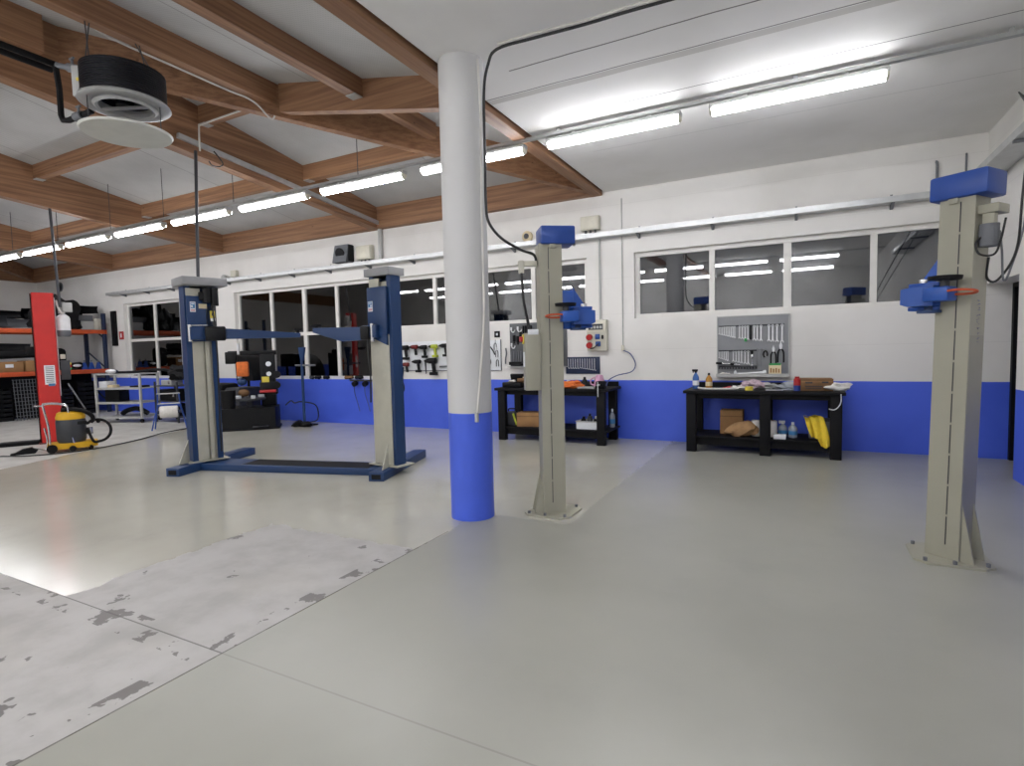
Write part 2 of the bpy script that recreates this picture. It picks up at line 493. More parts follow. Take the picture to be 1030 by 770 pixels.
# pale bracket pads under the beam ends
for x, y, z in ((-7.83, 5.42, zw(5.35) - .265), (-7.83, 7.35, zw(7.28) - .265), (-12.83, 5.42, zw(5.35) - .265), (-12.83, 7.35, zw(7.28) - .265)):
    b = MB(); b.box((x, y, z), (.13, .15, .012)); trim(b, 'light_grey')
b = MB(); b.box((-4.885, 5.36, zr(-4.81) - .227), (.15, .13, .012)); trim(b, 'light_grey')
# ring of a capped duct hole high on the left wall
b = MB(); b.lathe([(.15, 0), (.15, .03), (.12, .03), (.12, 0)], (-21.3, 9.355, 3.95), 24, Matrix.Rotation(PI/2, 4, 'X'))
trim(b, 'mid_grey')

# windows ------------------------------------------------------------
def window(n, x0, x1, z0, z1, mull, trans=None, y=WY + .09, post=.055, jamb=.075, thick=()):
    b = MB(); t = .06
    b.bb(x0, x1, y, y + t, z0, z0 + jamb, .006); b.bb(x0, x1, y, y + t, z1 - jamb, z1, .006)
    b.bb(x0, x0 + jamb, y, y + t, z0 + jamb, z1 - jamb, .006); b.bb(x1 - jamb, x1, y, y + t, z0 + jamb, z1 - jamb, .006)
    for i, x in enumerate(mull):
        w = .055 if i in thick else post/1.3
        b.bb(x - w, x + w, y - .005, y + t, z0 + jamb, z1 - jamb, .006)
    if trans:
        for a, c in zip([x0 + jamb] + list(mull), list(mull) + [x1 - jamb]): b.bb(a + .03, c - .03, y - .003, y + t, trans - .04, trans + .04, .006)
    o = struct(b.build('window_%d' % n, 'frame_white', smooth=False))
    ed = [x0 + jamb/2] + list(mull) + [x1 - jamb/2]
    for a, c in zip(ed, ed[1:]):
        zz = [(z0 + jamb/2, trans), (trans, z1 - jamb/2)] if trans else [(z0 + jamb/2, z1 - jamb/2)]
        for q0, q1 in zz:
            g = MB(); g.bb(a + .01, c - .01, y + .028, y + .034, q0, q1)
            g.build('pane', 'glass', o, smooth=False)
    return o
window(1, -17.8, -15.1, 1.0, 3.2, (-16.42,), 2.12)
window(2, -12.8, -8.12, 1.0, 3.2, (-11.55, -10.42, -9.38), 2.08, thick=(1,))
window(3, -7.75, -3.33, 2.075, 3.17, (-6.66, -5.56, -4.42), thick=(1,))
window(4, -2.49, 2.02, 2.07, 3.18, (-1.25, -.165, .935), thick=(1,))
# dark yard beyond the panes
b = MB(); b.bb(-26, 8, 9.9, 16, -.3, -.05); struct(b.build('ground', 'asphalt', smooth=False))

# ------------------------------------------------------------------ column
t = thing('round_column', 'round white column with a blue painted foot standing at the slab edge', 'column', (-2.80, 4.50, 0))
b = MB(); b.lathe([(.208, 1.012), (.208, 4.25)], (-2.80, 4.50, 0), 56); b.build('shaft', 'column_paint', t)
mat('column_blue', '#4c6ae4', .42, var=.04, vs=2)
b = MB(); b.lathe([(.208, 0), (.208, 1.012)], (-2.80, 4.50, 0), 56); o = b.build('painted_foot', 'column_blue', t); o['label'] = 'blue painted foot'
b = MB(); cx = -2.80 + .208*math.cos(-.25); cy = 4.5 + .208*math.sin(-.25)
b.tube([(cx + .02, cy - .01, 4.2), (cx + .03, cy, 3.7), (cx + .018, cy, 3.0), (cx + .018, cy - .01, 2.0), (cx, cy - .05, 1.5), (cx - .03, cy - .1, 1.02)], .012)
b.build('conduit', 'cable_white', t)
b = MB(); b.box((cx - .035, cy - .105, .98), (.03, .03, .09), .004); b.build('conduit_end', 'light_grey', t)

tag(MB().tube([(-.3, 4.52, 4.235), (-1.14, 4.46, 4.225), (-1.58, 4.46, 4.23), (-2.0, 4.42, 4.222), (-2.36, 4.41, 4.22), (-2.47, 4.43, 4.12), (-2.53, 4.45, 3.9),
    (-2.54, 4.46, 3.4), (-2.545, 4.46, 2.95), (-2.52, 4.46, 2.76), (-2.44, 4.55, 2.62), (-2.33, 4.72, 2.53), (-2.25, 4.84, 2.49), (-2.235, 4.86, 2.40)], .013).build('power_cable', 'cable_black'),
    'black power cable from the slab ceiling down the white column to the lift post', 'cable')
b = MB(); b.tube([(-.3, 4.50, 4.24), (-1.14, 4.43, 4.24), (-1.58, 4.43, 4.24), (-2.0, 4.39, 4.24), (-2.34, 4.38, 4.238)], .012); 
tag(b.build('ceiling_conduit', 'cable_white'), 'white cable pipe clipped to the slab ceiling beside the black cable', 'conduit')

# ------------------------------------------------------------------ lamps
LZ, LY = 4.06, 6.38
def make_lamp(label):
    t = thing('tube_light', label, 'light', (0, 0, 0), 0, 'tube lights of the long lit row')
    L = 1.60
    b = MB(); b.box((0, 0, .056), (L, .116, .052), .010); b.build('housing', 'light_grey', t)
    b = MB(); n = 14
    prof = [(0, .066*math.cos(PI - .10 + (PI + .2)*k/n), .024 + .060*math.sin(PI - .10 + (PI + .2)*k/n)) for k in range(n + 1)]
    b.prism([(-L/2 + .03, y, z) for _, y, z in prof], (L - .06, 0, 0)); b.build('diffuser', 'tube_glow', t)
    for s in (-1, 1):
        b = MB(); b.cyl((s*(L/2 - .03), 0, .02), (s*(L/2 - .004), 0, .02), .06, .045, 16); b.build('end_cap', 'cream_plastic', t)
    for s in (-.45, .45):
        b = MB(); b.box((s, 0, .098), (.05, .035, .034), .004); b.build('hanger', 'galv', t)
    return t
NL = ['tube light nearest the right wall, on the slab ceiling', 'tube light on the slab ceiling, second from the right wall',
      'tube light mostly hidden behind the round white column', 'tube light just left of the white column under the timber roof',
      'tube light crossed by the pale sloping cable channel at its right end', 'tube light crossed by the dark drop pipe above the left blue post',
      'tube light fourth to the left of the white column', 'tube light fifth to the left of the white column',
      'tube light crossed by the dark drop pipe beside the red post', 'leftmost tube light cut by the picture edge', 'tube light beyond the left picture edge']
lamp0 = None
for k in range(11):
    x = .742 - 1.889*k - .81
    if lamp0 is None: lamp0 = make_lamp(NL[0]); lamp0.location = (x, LY, LZ)
    else: dup(lamp0, (x, LY, LZ), 0, NL[k])
for k in range(9):          # the workshop's second row, over the camera
    x = 1.05 - 1.889*k - .81
    l2 = dup(lamp0, (x, .06, 4.10), 0, 'tube light of the second row above the camera', 'second row of tube lights')
for k in range(9):  # added fill row behind the camera, brightens ceiling and room
    x = 1.05 - 1.889*k - .81
    dup(lamp0, (x, -2.9, 4.12), 0, 'added fill tube light in an unseen third row behind the camera', 'added third row of fill lights')
t = thing('lamp_rail', 'thin metal rail carrying the long row of tube lights', 'rail', (-8, LY, LZ + .11))
b = MB(); b.bb(-20.5, XR, LY - .03, LY + .03, LZ + .115, LZ + .15); b.build('channel', 'galv', t)
for x in (-3.9, -5.8, -8.6, -10.6, -12.4, -14.5, -16.6):
    z1 = zw(LY)
    b = MB(); b.cyl((x, LY, LZ + .15), (x, LY, z1), .006, seg=6); b.build('hanger_wire', 'dark_grey', t)
b = MB(); 
for x in (-2.6, -.05, 1.6): b.bb(x - .02, x + .02, LY - .02, LY + .02, LZ + .15, 4.25)
b.build('ceiling_clip', 'galv', t)
t = thing('lamp_rail', 'metal rail of the second lamp row above the camera', 'rail', (-6, .06, 4.2))
b = MB(); b.bb(-16, XR, .03, .09, 4.215, 4.25); b.build('channel', 'galv', t)

# ------------------------------------------------------------------ cable trays and wall boxes
t = thing('cable_tray', 'long pale metal cable tray along the back wall above the windows', 'cable tray', (-8, 9.26, 3.47))
b = MB(); b.bb(-18.3, 1.85, 9.15, 9.165, 3.465, 3.545); b.bb(-18.3, 1.85, 9.165, 9.34, 3.465, 3.475); b.bb(-18.3, 1.85, 9.325, 9.34, 3.475, 3.545)
b.build('tray', 'galv', t, smooth=False)
for i in range(17):
    x = -17.6 + 1.17*i
    b = MB(); b.prism([(x - .02, 9.17, 3.463), (x - .02, 9.358, 3.463), (x - .02, 9.358, 3.40)], (.04, 0, 0)); b.box((x, 9.355, 3.56), (.03, .008, .09))
    b.build('bracket', 'mid_grey', t, smooth=False)
t = thing('cable_tray', 'grey metal cable tray running along the right wall to the corner', 'cable tray', (2.03, 7, 3.6))
b = MB(); b.bb(1.87, 2.15, 3.5, 9.15, 3.55, 3.562); b.bb(1.87, 1.882, 3.5, 9.15, 3.562, 3.63); b.bb(2.138, 2.15, 3.5, 9.15, 3.562, 3.63); b.build('tray', 'galv', t, smooth=False)
for y in (4.5, 5.9, 7.3, 8.6):
    b = MB(); b.bb(1.87, 2.158, y - .02, y + .02, 3.52, 3.548); b.build('bracket', 'mid_grey', t, smooth=False)
for x, y in ((1.55, 9.34), (1.98, 9.33)):
    pass
tag(MB().tube([(1.62, 9.33, 3.56), (1.62, 9.33, 3.92), (1.60, 9.33, 3.96)], .016).build('conduit_stub', 'mid_grey'), 'short upright pipe on the back wall behind the tall right post', 'pipe')
tag(MB().cyl((1.93, 9.349, 3.64), (1.93, 9.349, 4.02), .012).build('conduit_stub', 'mid_grey'), 'thin upright pipe in the right rear corner above the cable tray', 'pipe')
tag(MB().cyl((-7.92, 9.31, 3.55), (-7.92, 9.31, 4.5), .045).build('conduit', 'light_grey'), 'pale upright pipe on the back wall dropping into the cable tray', 'pipe')
t = thing('cable_channel', 'pale metal cable channel sloping down the side of the rafter', 'cable channel', (-7.86, 7, 4.5))
b = MB(); b.bar((-7.865, 5.0, 4.745), (-7.865, 9.28, 4.30), .05, .07); b.build('channel', 'galv', t, smooth=False)
tag(MB().cyl((-3.085, 9.335, 2.07), (-3.085, 9.335, 3.47), .018).build('conduit', 'light_grey'), 'pale upright pipe above the wall socket box', 'pipe')
tag(MB().cyl((-2.69, 9.345, 1.60), (-2.69, 9.345, 4.1), .009).build('conduit', 'light_grey'), 'thin pipe down the wall right of the socket box', 'pipe')
b = MB(); b.box((-2.69, 9.335, 1.575), (.05, .045, .09), .006); tag(b.build('socket', 'cream_plastic'), 'small cream outlet at the end of the thin wall pipe', 'socket')
tag(MB().tube([(-2.68, 9.33, 1.53), (-2.55, 9.3, 1.47), (-2.46, 9.28, 1.30), (-2.52, 9.25, 1.17), (-2.75, 9.2, 1.11), (-2.88, 9.12, 1.03), (-2.9, 9.05, .935)], .009).build('cable', 'cable_blue'),
    'blue cable from the wall outlet down to the left workbench', 'cable')
for x, lab in ((-12.65, 'small grey junction box on the cable tray left of the wall speaker'), ):
    b = MB(); b.box((x, 9.3, 3.66), (.20, .09, .16), .01); tag(b.build('junction_box', 'beige_box'), lab, 'junction box')
b = MB(); b.ball((-13.05, 9.29, 3.6), .085, (1, .7, .8)); tag(b.build('wall_bell', 'light_grey'), 'small round grey bell on the cable tray far left', 'bell')
def junction(x0, x1, z0, z1, lab):
    t = thing('junction_box', lab, 'junction box', ((x0 + x1)/2, 9.3, z0))
    b = MB(); b.bb(x0, x1, 9.24, 9.358, z0, z1, .015); b.build('box', 'beige_box', t)
    b = MB(); b.bb(x0 + .02, x1 - .02, 9.222, 9.242, z0 + .02, z1 - .02, .008); b.build('lid', 'cream_plastic', t)
    b = MB()
    for i in range(3): b.cyl((x0 + (x1 - x0)*(.25 + .25*i), 9.3, z0 - .04), (x0 + (x1 - x0)*(.25 + .25*i), 9.3, z0), .02, seg=10)
    b.build('gland', 'dark_grey', t)
junction(-8.55, -8.13, 3.60, 3.90, 'cream junction box right of the grey wall speaker')
junction(-3.40, -3.06, 3.62, 3.86, 'cream junction box above the wall socket box')
t = thing('wall_speaker', 'grey tilted wall speaker with a round dark cone above the tray', 'speaker', (-8.93, 9.25, 3.56))
b = MB(); b.prism([(-9.14, 9.355, 3.58), (-9.14, 9.13, 3.58), (-9.14, 9.22, 3.97), (-9.14, 9.355, 3.97)], (.40, 0, 0)); b.build('case', 'mid_grey', t, smooth=False)
b = MB(); ax = Vector((0, -.39, -.09)).normalized(); c = Vector((-8.94, 9.17, 3.77))
b.cyl(c - ax*.005, c + ax*.016, .125, seg=28); b.build('cone', 'black_plastic', t)
b = MB(); b.bb(-8.735, -8.71, 9.2, 9.355, 3.60, 3.95); b.build('side_panel', 'black_plastic', t)
t = thing('wall_siren', 'small round beige siren on the wall left of the near lift post', 'siren', (-4.46, 9.3, 3.66))
b = MB(); b.lathe([(.10, 0), (.10, .05), (.07, .07), (0, .07)], (-4.46, 9.355, 3.66), 24, Matrix.Rotation(PI/2, 4, 'X')); b.build('body', 'tape_cream', t)
b = MB(); b.lathe([(.05, 0), (.05, .012), (0, .012)], (-4.46, 9.283, 3.66), 20, Matrix.Rotation(PI/2, 4, 'X')); b.build('horn', 'dark_grey', t)
# socket box
t = thing('socket_box', 'beige wall socket box with two red and blue power sockets', 'socket box', (-3.13, 9.3, 1.53))
b = MB(); b.bb(-3.31, -2.95, 9.25, 9.358, 1.53, 2.07, .015); b.build('case', 'beige_box', t)
b = MB(); b.bb(-3.30, -2.96, 9.238, 9.25, 1.86, 2.06, .004); b.build('upper_cover', 'cream_plastic', t)
b = MB(); b.bb(-3.27, -3.01, 9.230, 9.2385, 1.90, 2.00); b.build('breaker_window', 'label_dark', t)
b = MB()
for i in range(4): b.bb(-3.23 + .055*i, -3.19 + .055*i, 9.222, 9.231, 1.92, 1.965)
b.build('breakers', 'light_grey', t)
for z in (1.78, 1.64):
    b = MB(); b.cyl((-3.255, 9.25, z), (-3.255, 9.195, z - .012), .052, seg=20); b.build('red_socket', 'red_plastic', t)['label'] = 'round red power socket'
b = MB(); b.box((-3.11, 9.235, 1.78), (.085, .03, .09), .01); b.build('blue_socket', 'socket_blue', t)['label'] = 'square blue socket'
b = MB(); b.box((-3.10, 9.235, 1.655), (.09, .03, .085), .01); b.build('plug_socket', 'socket_blue', t)
b = MB(); b.box((-3.02, 9.235, 1.77), (.03, .03, .07), .008); b.build('switch', 'black_plastic', t)
b = MB(); b.tube([(-3.08, 9.21, 1.66), (-3.12, 9.19, 1.62), (-3.17, 9.2, 1.585), (-3.24, 9.22, 1.575)], .01); b.build('plug_cable', 'cable_black', t)
# fire-alarm sign by the far window
t = thing('alarm_sign', 'small red alarm sign on the wall left of the far window', 'sign', (-17.95, 9.35, 2.25))
b = MB(); b.box((-17.97, 9.345, 2.28), (.22, .02, .24), .006); b.build('plate', 'red_plastic', t)
b = MB(); b.box((-17.97, 9.333, 2.28), (.07, .004, .12)); b.build('symbol', 'label_white', t)
b = MB(); b.bb(-18.42, -18.17, 9.30, 9.355, 1.98, 3.02, .01); tag(b.build('wall_panel', 'black_plastic'), 'black upright panel on the wall right of the storage rack', 'panel')
# ================================================================== LIFTS
def lift_post(label, cx, cy, ang, n, lean, box, capx, capl, adx, adz=-.06):
    """grey column of a two-post lift. local x = towards the lifting side, local y*n = the side facing the room"""
    t = thing('lift_post', label, 'lift post', (cx, cy, 0), ang)
    mxf = Matrix.Translation((cx, cy, 0)) @ Matrix.Rotation(lean, 4, 'Y') @ rz(ang) @ Matrix.Diagonal((1, n, 1, 1))
    flat = Matrix.Translation((cx, cy, 0))
    def B(b, name, m, par=t, mx=None): return b.build(name, m, par, mx=mxf if mx is None else mx)
    # anchor plate with notched corners, world-aligned
    b = MB(); h = .235; q = .07
    pts = [(-h, -h + q), (-h + q*.5, -h + q*.6), (-h + q, -h), (h - q, -h), (h - q*.6, -h + q*.5), (h, -h + q), (h, h - q), (h - q*.5, h - q*.6), (h - q, h), (-h + q, h), (-h + q*.6, h - q*.5), (-h, h - q)]
    b.prism([(x, y, 0) for x, y in pts], (0, 0, .016)); B(b, 'base_plate', 'post_grey', mx=flat)
    for x, y in ((-.17, -.19), (.19, -.17), (.17, .19), (-.19, .17), (0, -.2)):
        b = MB(); b.cyl((x, y, .016), (x, y, .04), .014, seg=6); B(b, 'anchor_bolt', 'mid_grey', mx=flat)
    W, D, H = .107, .10, 2.58
    prof = [(-W, D), (W, D), (W + .0, D - .035), (W - .012, D - .035), (W - .012, D - .012), (-W + .012, D - .012), (-W + .012, -D + .012), (W - .012, -D + .012), (W - .012, -D + .035), (W, -D + .035), (W, -D), (-W, -D)]
    b = MB(); b.prism([(x, y, .016) for x, y in prof], (0, 0, H - .016)); B(b, 'column', 'post_grey')
    # slotted seam on the room-side face
    b = MB()
    for i in range(11): b.box((-.022, D + .0005, .22 + i*.222), (.007, .003, .205))
    B(b, 'seam', 'label_dark')
    b = MB(); b.bb(-W - .002, -W, -D + .01, D - .01, .02, 1.62); o = B(b, 'back_cover', 'post_grey_side'); o['label'] = 'darker cover plate on the back side'
    # gussets at the foot
    for x in (-W - .002,):
        b = MB(); b.prism([(x, D - .02, .016), (x - .085, D - .02, .016), (x, D - .02, .42)], (0, -.012, 0)); B(b, 'gusset', 'post_grey')
        b = MB(); b.prism([(x, -D + .02, .016), (x - .085, -D + .02, .016), (x, -D + .02, .42)], (0, .012, 0)); B(b, 'gusset', 'post_grey')
    # blue cover over the drive at the top
    b = MB(); b.box((capx, 0, H + .075), (capl, .27, .17), .018); c = B(b, 'drive_cover', 'lift_blue')
    b = MB(); b.box((.02, D + .01, H - .02), (.06, .02, .05), .004); B(b, 'cover_tab', 'post_grey')
    # carriage on the lifting side
    W += adx; mxf = mxf @ Matrix.Translation((0, 0, adz))
    b = MB(); b.bb(.112, W + .05, -.09, .09, 1.84, 2.2, .006); B(b, 'carriage', 'arm_blue')
    b = MB(); b.prism([(W + .05, .07, 2.05), (W + .17, .07, 2.05), (W + .05, .07, 2.23)], (0, -.012, 0))
    b.prism([(W + .05, -.02, 2.05), (W + .17, -.02, 2.05), (W + .05, -.02, 2.23)], (0, -.012, 0)); B(b, 'carriage_web', 'arm_blue')
    b = MB(); b.box((W + .12, .02, 2.03), (.20, .22, .03), .005); b.box((W + .12, .02, 1.86), (.20, .22, .03), .005); B(b, 'arm_bracket', 'arm_blue')
    b = MB(); b.prism([(W + .02, .10, 1.875), (W + .19, .10, 1.875), (W + .22, .13, 1.89), (W + .22, .13, 2.0), (W + .16, .10, 2.015), (W + .02, .10, 2.015)], (0, .10, 0)); o = B(b, 'swing_arm', 'arm_blue')
    b = MB(); b.box((W - .02, .20, 1.95), (.16, .13, .10), .012); B(b, 'arm_tip', 'arm_blue')
    b = MB(); b.cyl((W + .15, .06, 2.045), (W + .15, .06, 2.075), .035, seg=20); B(b, 'pivot_pin', 'chrome')
    b = MB(); b.cyl((W + .08, .12, 1.825), (W + .08, .12, 1.845), .075, seg=20); b.cyl((W + .08, .12, 1.845), (W + .08, .12, 1.875), .03); B(b, 'lower_pad', 'deep_blue')
    b = MB(); b.cyl((W - .06, .22, 2.045), (W - .06, .22, 2.07), .095, .10, seg=28); pd = B(b, 'lifting_pad', 'black_rubber')
    b = MB(); b.cyl((W - .06, .22, 1.99), (W - .06, .22, 2.045), .028, seg=14); B(b, 'pad_screw', 'dark_grey', pd)
    R = .085; b = MB(); b.tube([(W - .15 + R*1.1*math.cos(a), .21 + .055*math.sin(a), 1.955 + .012*math.sin(a)) for a in [2*PI*k/14 for k in range(14)]], .009, closed=True)
    o = B(b, 'hose_loop', 'orange_hose'); o['label'] = 'orange hose loop'
    W -= adx; mxf = mxf @ Matrix.Translation((0, 0, -adz))
    if box:
        b = MB(); b.box((-.185, .045, 1.475), (.15, .14, .54), .006); cb = B(b, 'control_box', 'beige_box' if False else 'post_grey')
        b = MB(); b.box((-.185, .118, 1.475), (.138, .008, .525), .003); B(b, 'control_box_door', 'post_grey', cb)
        b = MB(); b.cyl((-.265, .03, 1.69), (-.30, .03, 1.69), .026, seg=16); B(b, 'stop_button', 'red_plastic', cb)
        b = MB(); b.box((-.267, .03, 1.69), (.012, .07, .09), .004); B(b, 'button_plate', 'label_yellow', cb)
        b = MB(); b.box((-.264, .05, 1.50), (.01, .05, .14)); B(b, 'side_label', 'label_white', cb)
        b = MB(); b.box((-.185, .125, 1.755), (.10, .012, .05), .003); B(b, 'type_label', 'label_white', cb)
        b = MB(); b.box((-.20, .02, 2.40), (.16, .06, .05), .004); b.box((-.27, .03, 2.37), (.05, .06, .12), .008); B(b, 'cable_bracket', 'beige_box')
        b = MB(); b.tube([(-.27, .04, 2.34), (-.262, .06, 2.1), (-.24, .06, 1.95), (-.22, .05, 1.85), (-.215, .05, 1.74)], .014); B(b, 'power_cable', 'cable_black')
    else:
        b = MB(); b.box((-W - .06, .0, 2.47), (.12, .15, .06), .006); b.box((-W - .06, .04, 2.36), (.07, .05, .16), .006); B(b, 'motor_bracket', 'post_grey')
        b = MB(); b.cyl((-W - .055, .03, 2.22), (-W - .055, .03, 2.37), .055, seg=18); b.box((-W - .055, .03, 2.30), (.09, .09, .10), .01); B(b, 'valve_unit', 'mid_grey')
        b = MB(); b.tube([(-W - .05, .06, 2.3), (-W - .01, .09, 2.25), (-W - .03, .09, 2.17), (-W - .1, .06, 2.16), (-W - .12, .03, 2.25), (-W - .13, 0, 2.4)], .007); B(b, 'hose', 'cable_black')
        # worn maker's lettering, upright on the back cover
        segs = [[(0, 0), (.03, .028)], [(.03, 0), (0, .028)]]
        b = MB()
        rl = random.Random(9)
        for i in range(10):
            z = 1.86 - i*.034
            for _ in range(3):
                if rl.random() < .2: continue
                a0, c0 = rl.uniform(-.026, .005), rl.uniform(0, .02)
                b.bar((-W - .0035, a0, z + c0), (-W - .0035, a0 + rl.uniform(.008, .026), z + c0 + rl.uniform(-.006, .008)), .004, .002)
        B(b, 'lettering', 'letter_blue')
    return t
lift_post('grey lift post with a grey control box, just right of the white column', -2.13, 4.91, math.radians(35), -1, 0., True, .07, .33, .06)
lift_post('tall grey lift post with a large blue top cover near the right wall', .985, 4.99, math.radians(144), 1, math.radians(1.0), False, -.01, .35, -.05, -.04)
# loose supply cables hanging beside the right post
tag(MB().tube([(2.06, 7.9, 4.2), (1.80, 6.6, 3.6), (1.42, 5.3, 2.62), (1.33, 5.05, 2.2), (1.22, 4.99, 2.0), (1.16, 4.99, 2.02), (1.17, 5.0, 2.16)], .008).build('hanging_cable', 'cable_black'),
    'dark cable looping down beside the tall right post', 'cable')
tag(MB().tube([(2.08, 7.95, 4.2), (1.86, 6.7, 3.5), (1.45, 5.32, 2.5), (1.30, 5.04, 2.08), (1.25, 4.99, 2.0), (1.24, 5.0, 2.2), (1.23, 5.02, 2.34)], .007).build('hanging_cable', 'mid_grey'),
    'grey cable hanging in a loop right of the tall right post', 'cable')

# --- blue two-post lift
A = math.radians(17)
t = thing('two_post_lift', 'dark blue two-post car lift with a floor cross beam left of the white column', 'car lift', (-6.2, 5.35, 0))
ax = Vector((math.cos(A), math.sin(A), 0)); an = Vector((-math.sin(A), math.cos(A), 0))
pL = Vector((-7.62, 4.98, 0)); pR = Vector((-4.80, 5.72, 0))
def foot(p, f, r, lab):
    p0 = p - an*f; p1 = p + an*r
    b = MB(); b.bar(p0 + Vector((0, 0, .055)), p1 + Vector((0, 0, .055)), .20, .11, .004); o = b.build('foot_beam', 'deep_blue', t)
    for q, d in ((p0, -1), (p1, 1)):
        b = MB(); b.bar(q + an*d*.003 + Vector((0, 0, .055)), q + an*d*.006 + Vector((0, 0, .055)), .12, .06); b.build('beam_end', 'black_rubber', o)
foot(pL, .62, .98, ''); foot(pR, .52, 1.05, '')
b = MB(); b.bar(pL + ax*.1 - an*.02 + Vector((0, 0, .045)), pR - ax*.1 - an*.02 + Vector((0, 0, .045)), .42, .09, .004); b.build('cross_beam', 'deep_blue', t)
b = MB(); b.bar(pL + ax*.75 - an*.02 + Vector((0, 0, .0915)), pR - ax*.25 - an*.02 + Vector((0, 0, .0915)), .34, .003); b.build('cross_cover', 'black_steel', t)['label'] = 'dark worn cover plate on the cross beam'
def post(p, ang, flip, W, D):
    """C-section: local x towards the opening; y across"""
    mx = Matrix.Translation((p.x, p.y, .11)) @ rz(ang); H = 2.47
    k = .05
    prof = [(D/2, W/2), (D/2, W/2 - .075), (D/2 - .012, W/2 - .075), (D/2 - .012, W/2 - .012), (-D/2 + .012, W/2 - .012), (-D/2 + .012, -W/2 + .012), (D/2 - .012, -W/2 + .012), (D/2 - .012, -W/2 + .075), (D/2, -W/2 + .075), (D/2, -W/2),
            (-D/2 + k, -W/2), (-D/2, -W/2 + k), (-D/2, W/2 - k), (-D/2 + k, W/2)]
    b = MB(); b.prism([(x, y, 0) for x, y in prof], (0, 0, H)); b.build('post', 'deep_blue', t, mx=mx)
    b = MB(); b.bb(-D/2 + .02, D/2 - .03, -W/2 + .02, W/2 - .02, .01, 2.40); b.build('inner_cover', 'lift_silver', t, mx=mx)['label'] = 'pale grey slide cover inside the post'
    b = MB(); b.bb(D/2 - .02, D/2 + .005, -W/2 + .07, W/2 - .19, .02, 1.75); b.bb(D/2 - .02, D/2 + .002, W/2 - .165, W/2 - .11, .02, 1.75); b.build('slide_rail', 'lift_silver', t, mx=mx)
    b = MB(); b.bb(-D/2 - .03, D/2 + .06, -W/2 - .03, W/2 + .03, H, H + .10, .006); b.build('top_cap', 'cap_grey', t, mx=mx)
    b = MB(); b.bb(D/2 + .01, D/2 + .05, -W/2 + .015, W/2 - .06, 1.70, 2.33, .006); cr = b.build('carriage', 'deep_blue', t, mx=mx)
    b = MB(); b.bb(D/2 + .004, D/2 + .02, -W/2 + .02, W/2 - .2, 2.335, 2.44); b.build('upper_slide', 'lift_silver', t, mx=mx)
    # base weld plate, gussets
    b = MB(); b.bb(-D/2 - .06, D/2 + .06, -W/2 - .07, W/2 + .07, 0.001, .014); b.build('weld_plate', 'lift_silver', t, mx=mx)
    return mx, cr, D, W
mx, cr, D, W = post(pL, math.radians(-16), 1, .40, .26)
# left carriage: stickers, arm block, long arm
def plate(par, mx, x, y0, y1, z0, z1, m, name, lab=None):
    b = MB(); b.bb(x, x + .003, y0, y1, z0, z1); o = b.build(name, m, par, smooth=False, mx=mx)
    if lab: o['label'] = lab
    return o
s = plate(cr, mx, D/2 + .05, -.145, -.075, 2.11, 2.25, 'label_white', 'sticker', 'white sticker with a blue pictogram')
b = MB(); b.bb(D/2 + .053, D/2 + .0545, -.138, -.083, 2.16, 2.24); b.build('sticker_pictogram', 'label_blue', t, smooth=False, mx=mx)
b = MB(); b.bb(D/2 + .0545, D/2 + .056, -.13, -.09, 2.215, 2.23); b.bb(D/2 + .0545, D/2 + .056, -.135, -.11, 2.175, 2.20); b.build('sticker_mark', 'label_white', t, smooth=False, mx=mx)
b = MB(); b.bb(D/2 + .053, D/2 + .0545, -.137, -.083, 2.12, 2.145); b.build('sticker_text', 'label_pink', t, smooth=False, mx=mx)
plate(cr, mx, D/2 + .05, -.035, .07, 2.16, 2.225, 'tape_cream', 'notice_plate', 'cream paper notice')
b = MB(); b.bb(D/2 + .02, D/2 + .05, .05, .19, 1.75, 2.2, .004); b.build('hose_guard', 'dark_grey', t, mx=mx)
s = plate(cr, mx, D/2 + .05, .105, .17, 2.03, 2.13, 'label_yellow', 'warning_sticker', 'yellow warning sticker'); 
plate(cr, mx, D/2 + .05, .11, .172, 1.985, 2.028, 'label_white', 'warning_text')
b = MB(); b.bb(D/2 + .0535, D/2 + .055, .128, .147, 2.06, 2.105); b.build('warning_mark', 'label_dark', t, smooth=False, mx=mx)
b = MB(); b.bb(D/2 + .03, D/2 + .12, -W/2 + .02, W/2 - .02, 1.72, 1.90, .008); b.build('arm_block', 'deep_blue', t, mx=mx)
b = MB(); b.cyl((D/2 + .08, -.17, 1.70), (D/2 + .08, -.17, 1.93), .028, seg=14); b.build('arm_pin', 'chrome', t, mx=mx)
b = MB(); b.bar((D/2 + .10, -.15, 1.92), (D/2 + .10, .04, 1.925), .03, .015); b.build('lock_bar', 'chrome', t, mx=mx)
m0 = mx @ Vector((D/2 + .10, .02, 1.81)); m1 = m0 + Vector((.62, .93, -.03)).normalized()*1.25
b = MB(); d = (m1 - m0).normalized(); sd = Vector((-d.y, d.x, 0))*.055
b.prism([m0 + sd*1.2 + Vector((0, 0, .085)), m0 + sd*1.2 - Vector((0, 0, .085)), m1 + sd - Vector((0, 0, .035)), m1 + sd + Vector((0, 0, .03))], -2*sd); ar = b.build('swing_arm', 'deep_blue', t, smooth=False)
b = MB(); b.box(m0 + d*.12 + Vector((0, 0, .0)), (.26, .17, .20), .02, math.atan2(d.y, d.x)); b.build('arm_joint', 'black_plastic', ar)
b = MB(); b.cyl(m1 - d*.03 + Vector((0, 0, .02)), m1 - d*.03 + Vector((0, 0, .07)), .022); b.cyl(m1 - d*.03 + Vector((0, 0, .07)), m1 - d*.03 + Vector((0, 0, .095)), .06); b.build('lifting_pad', 'black_rubber', ar)
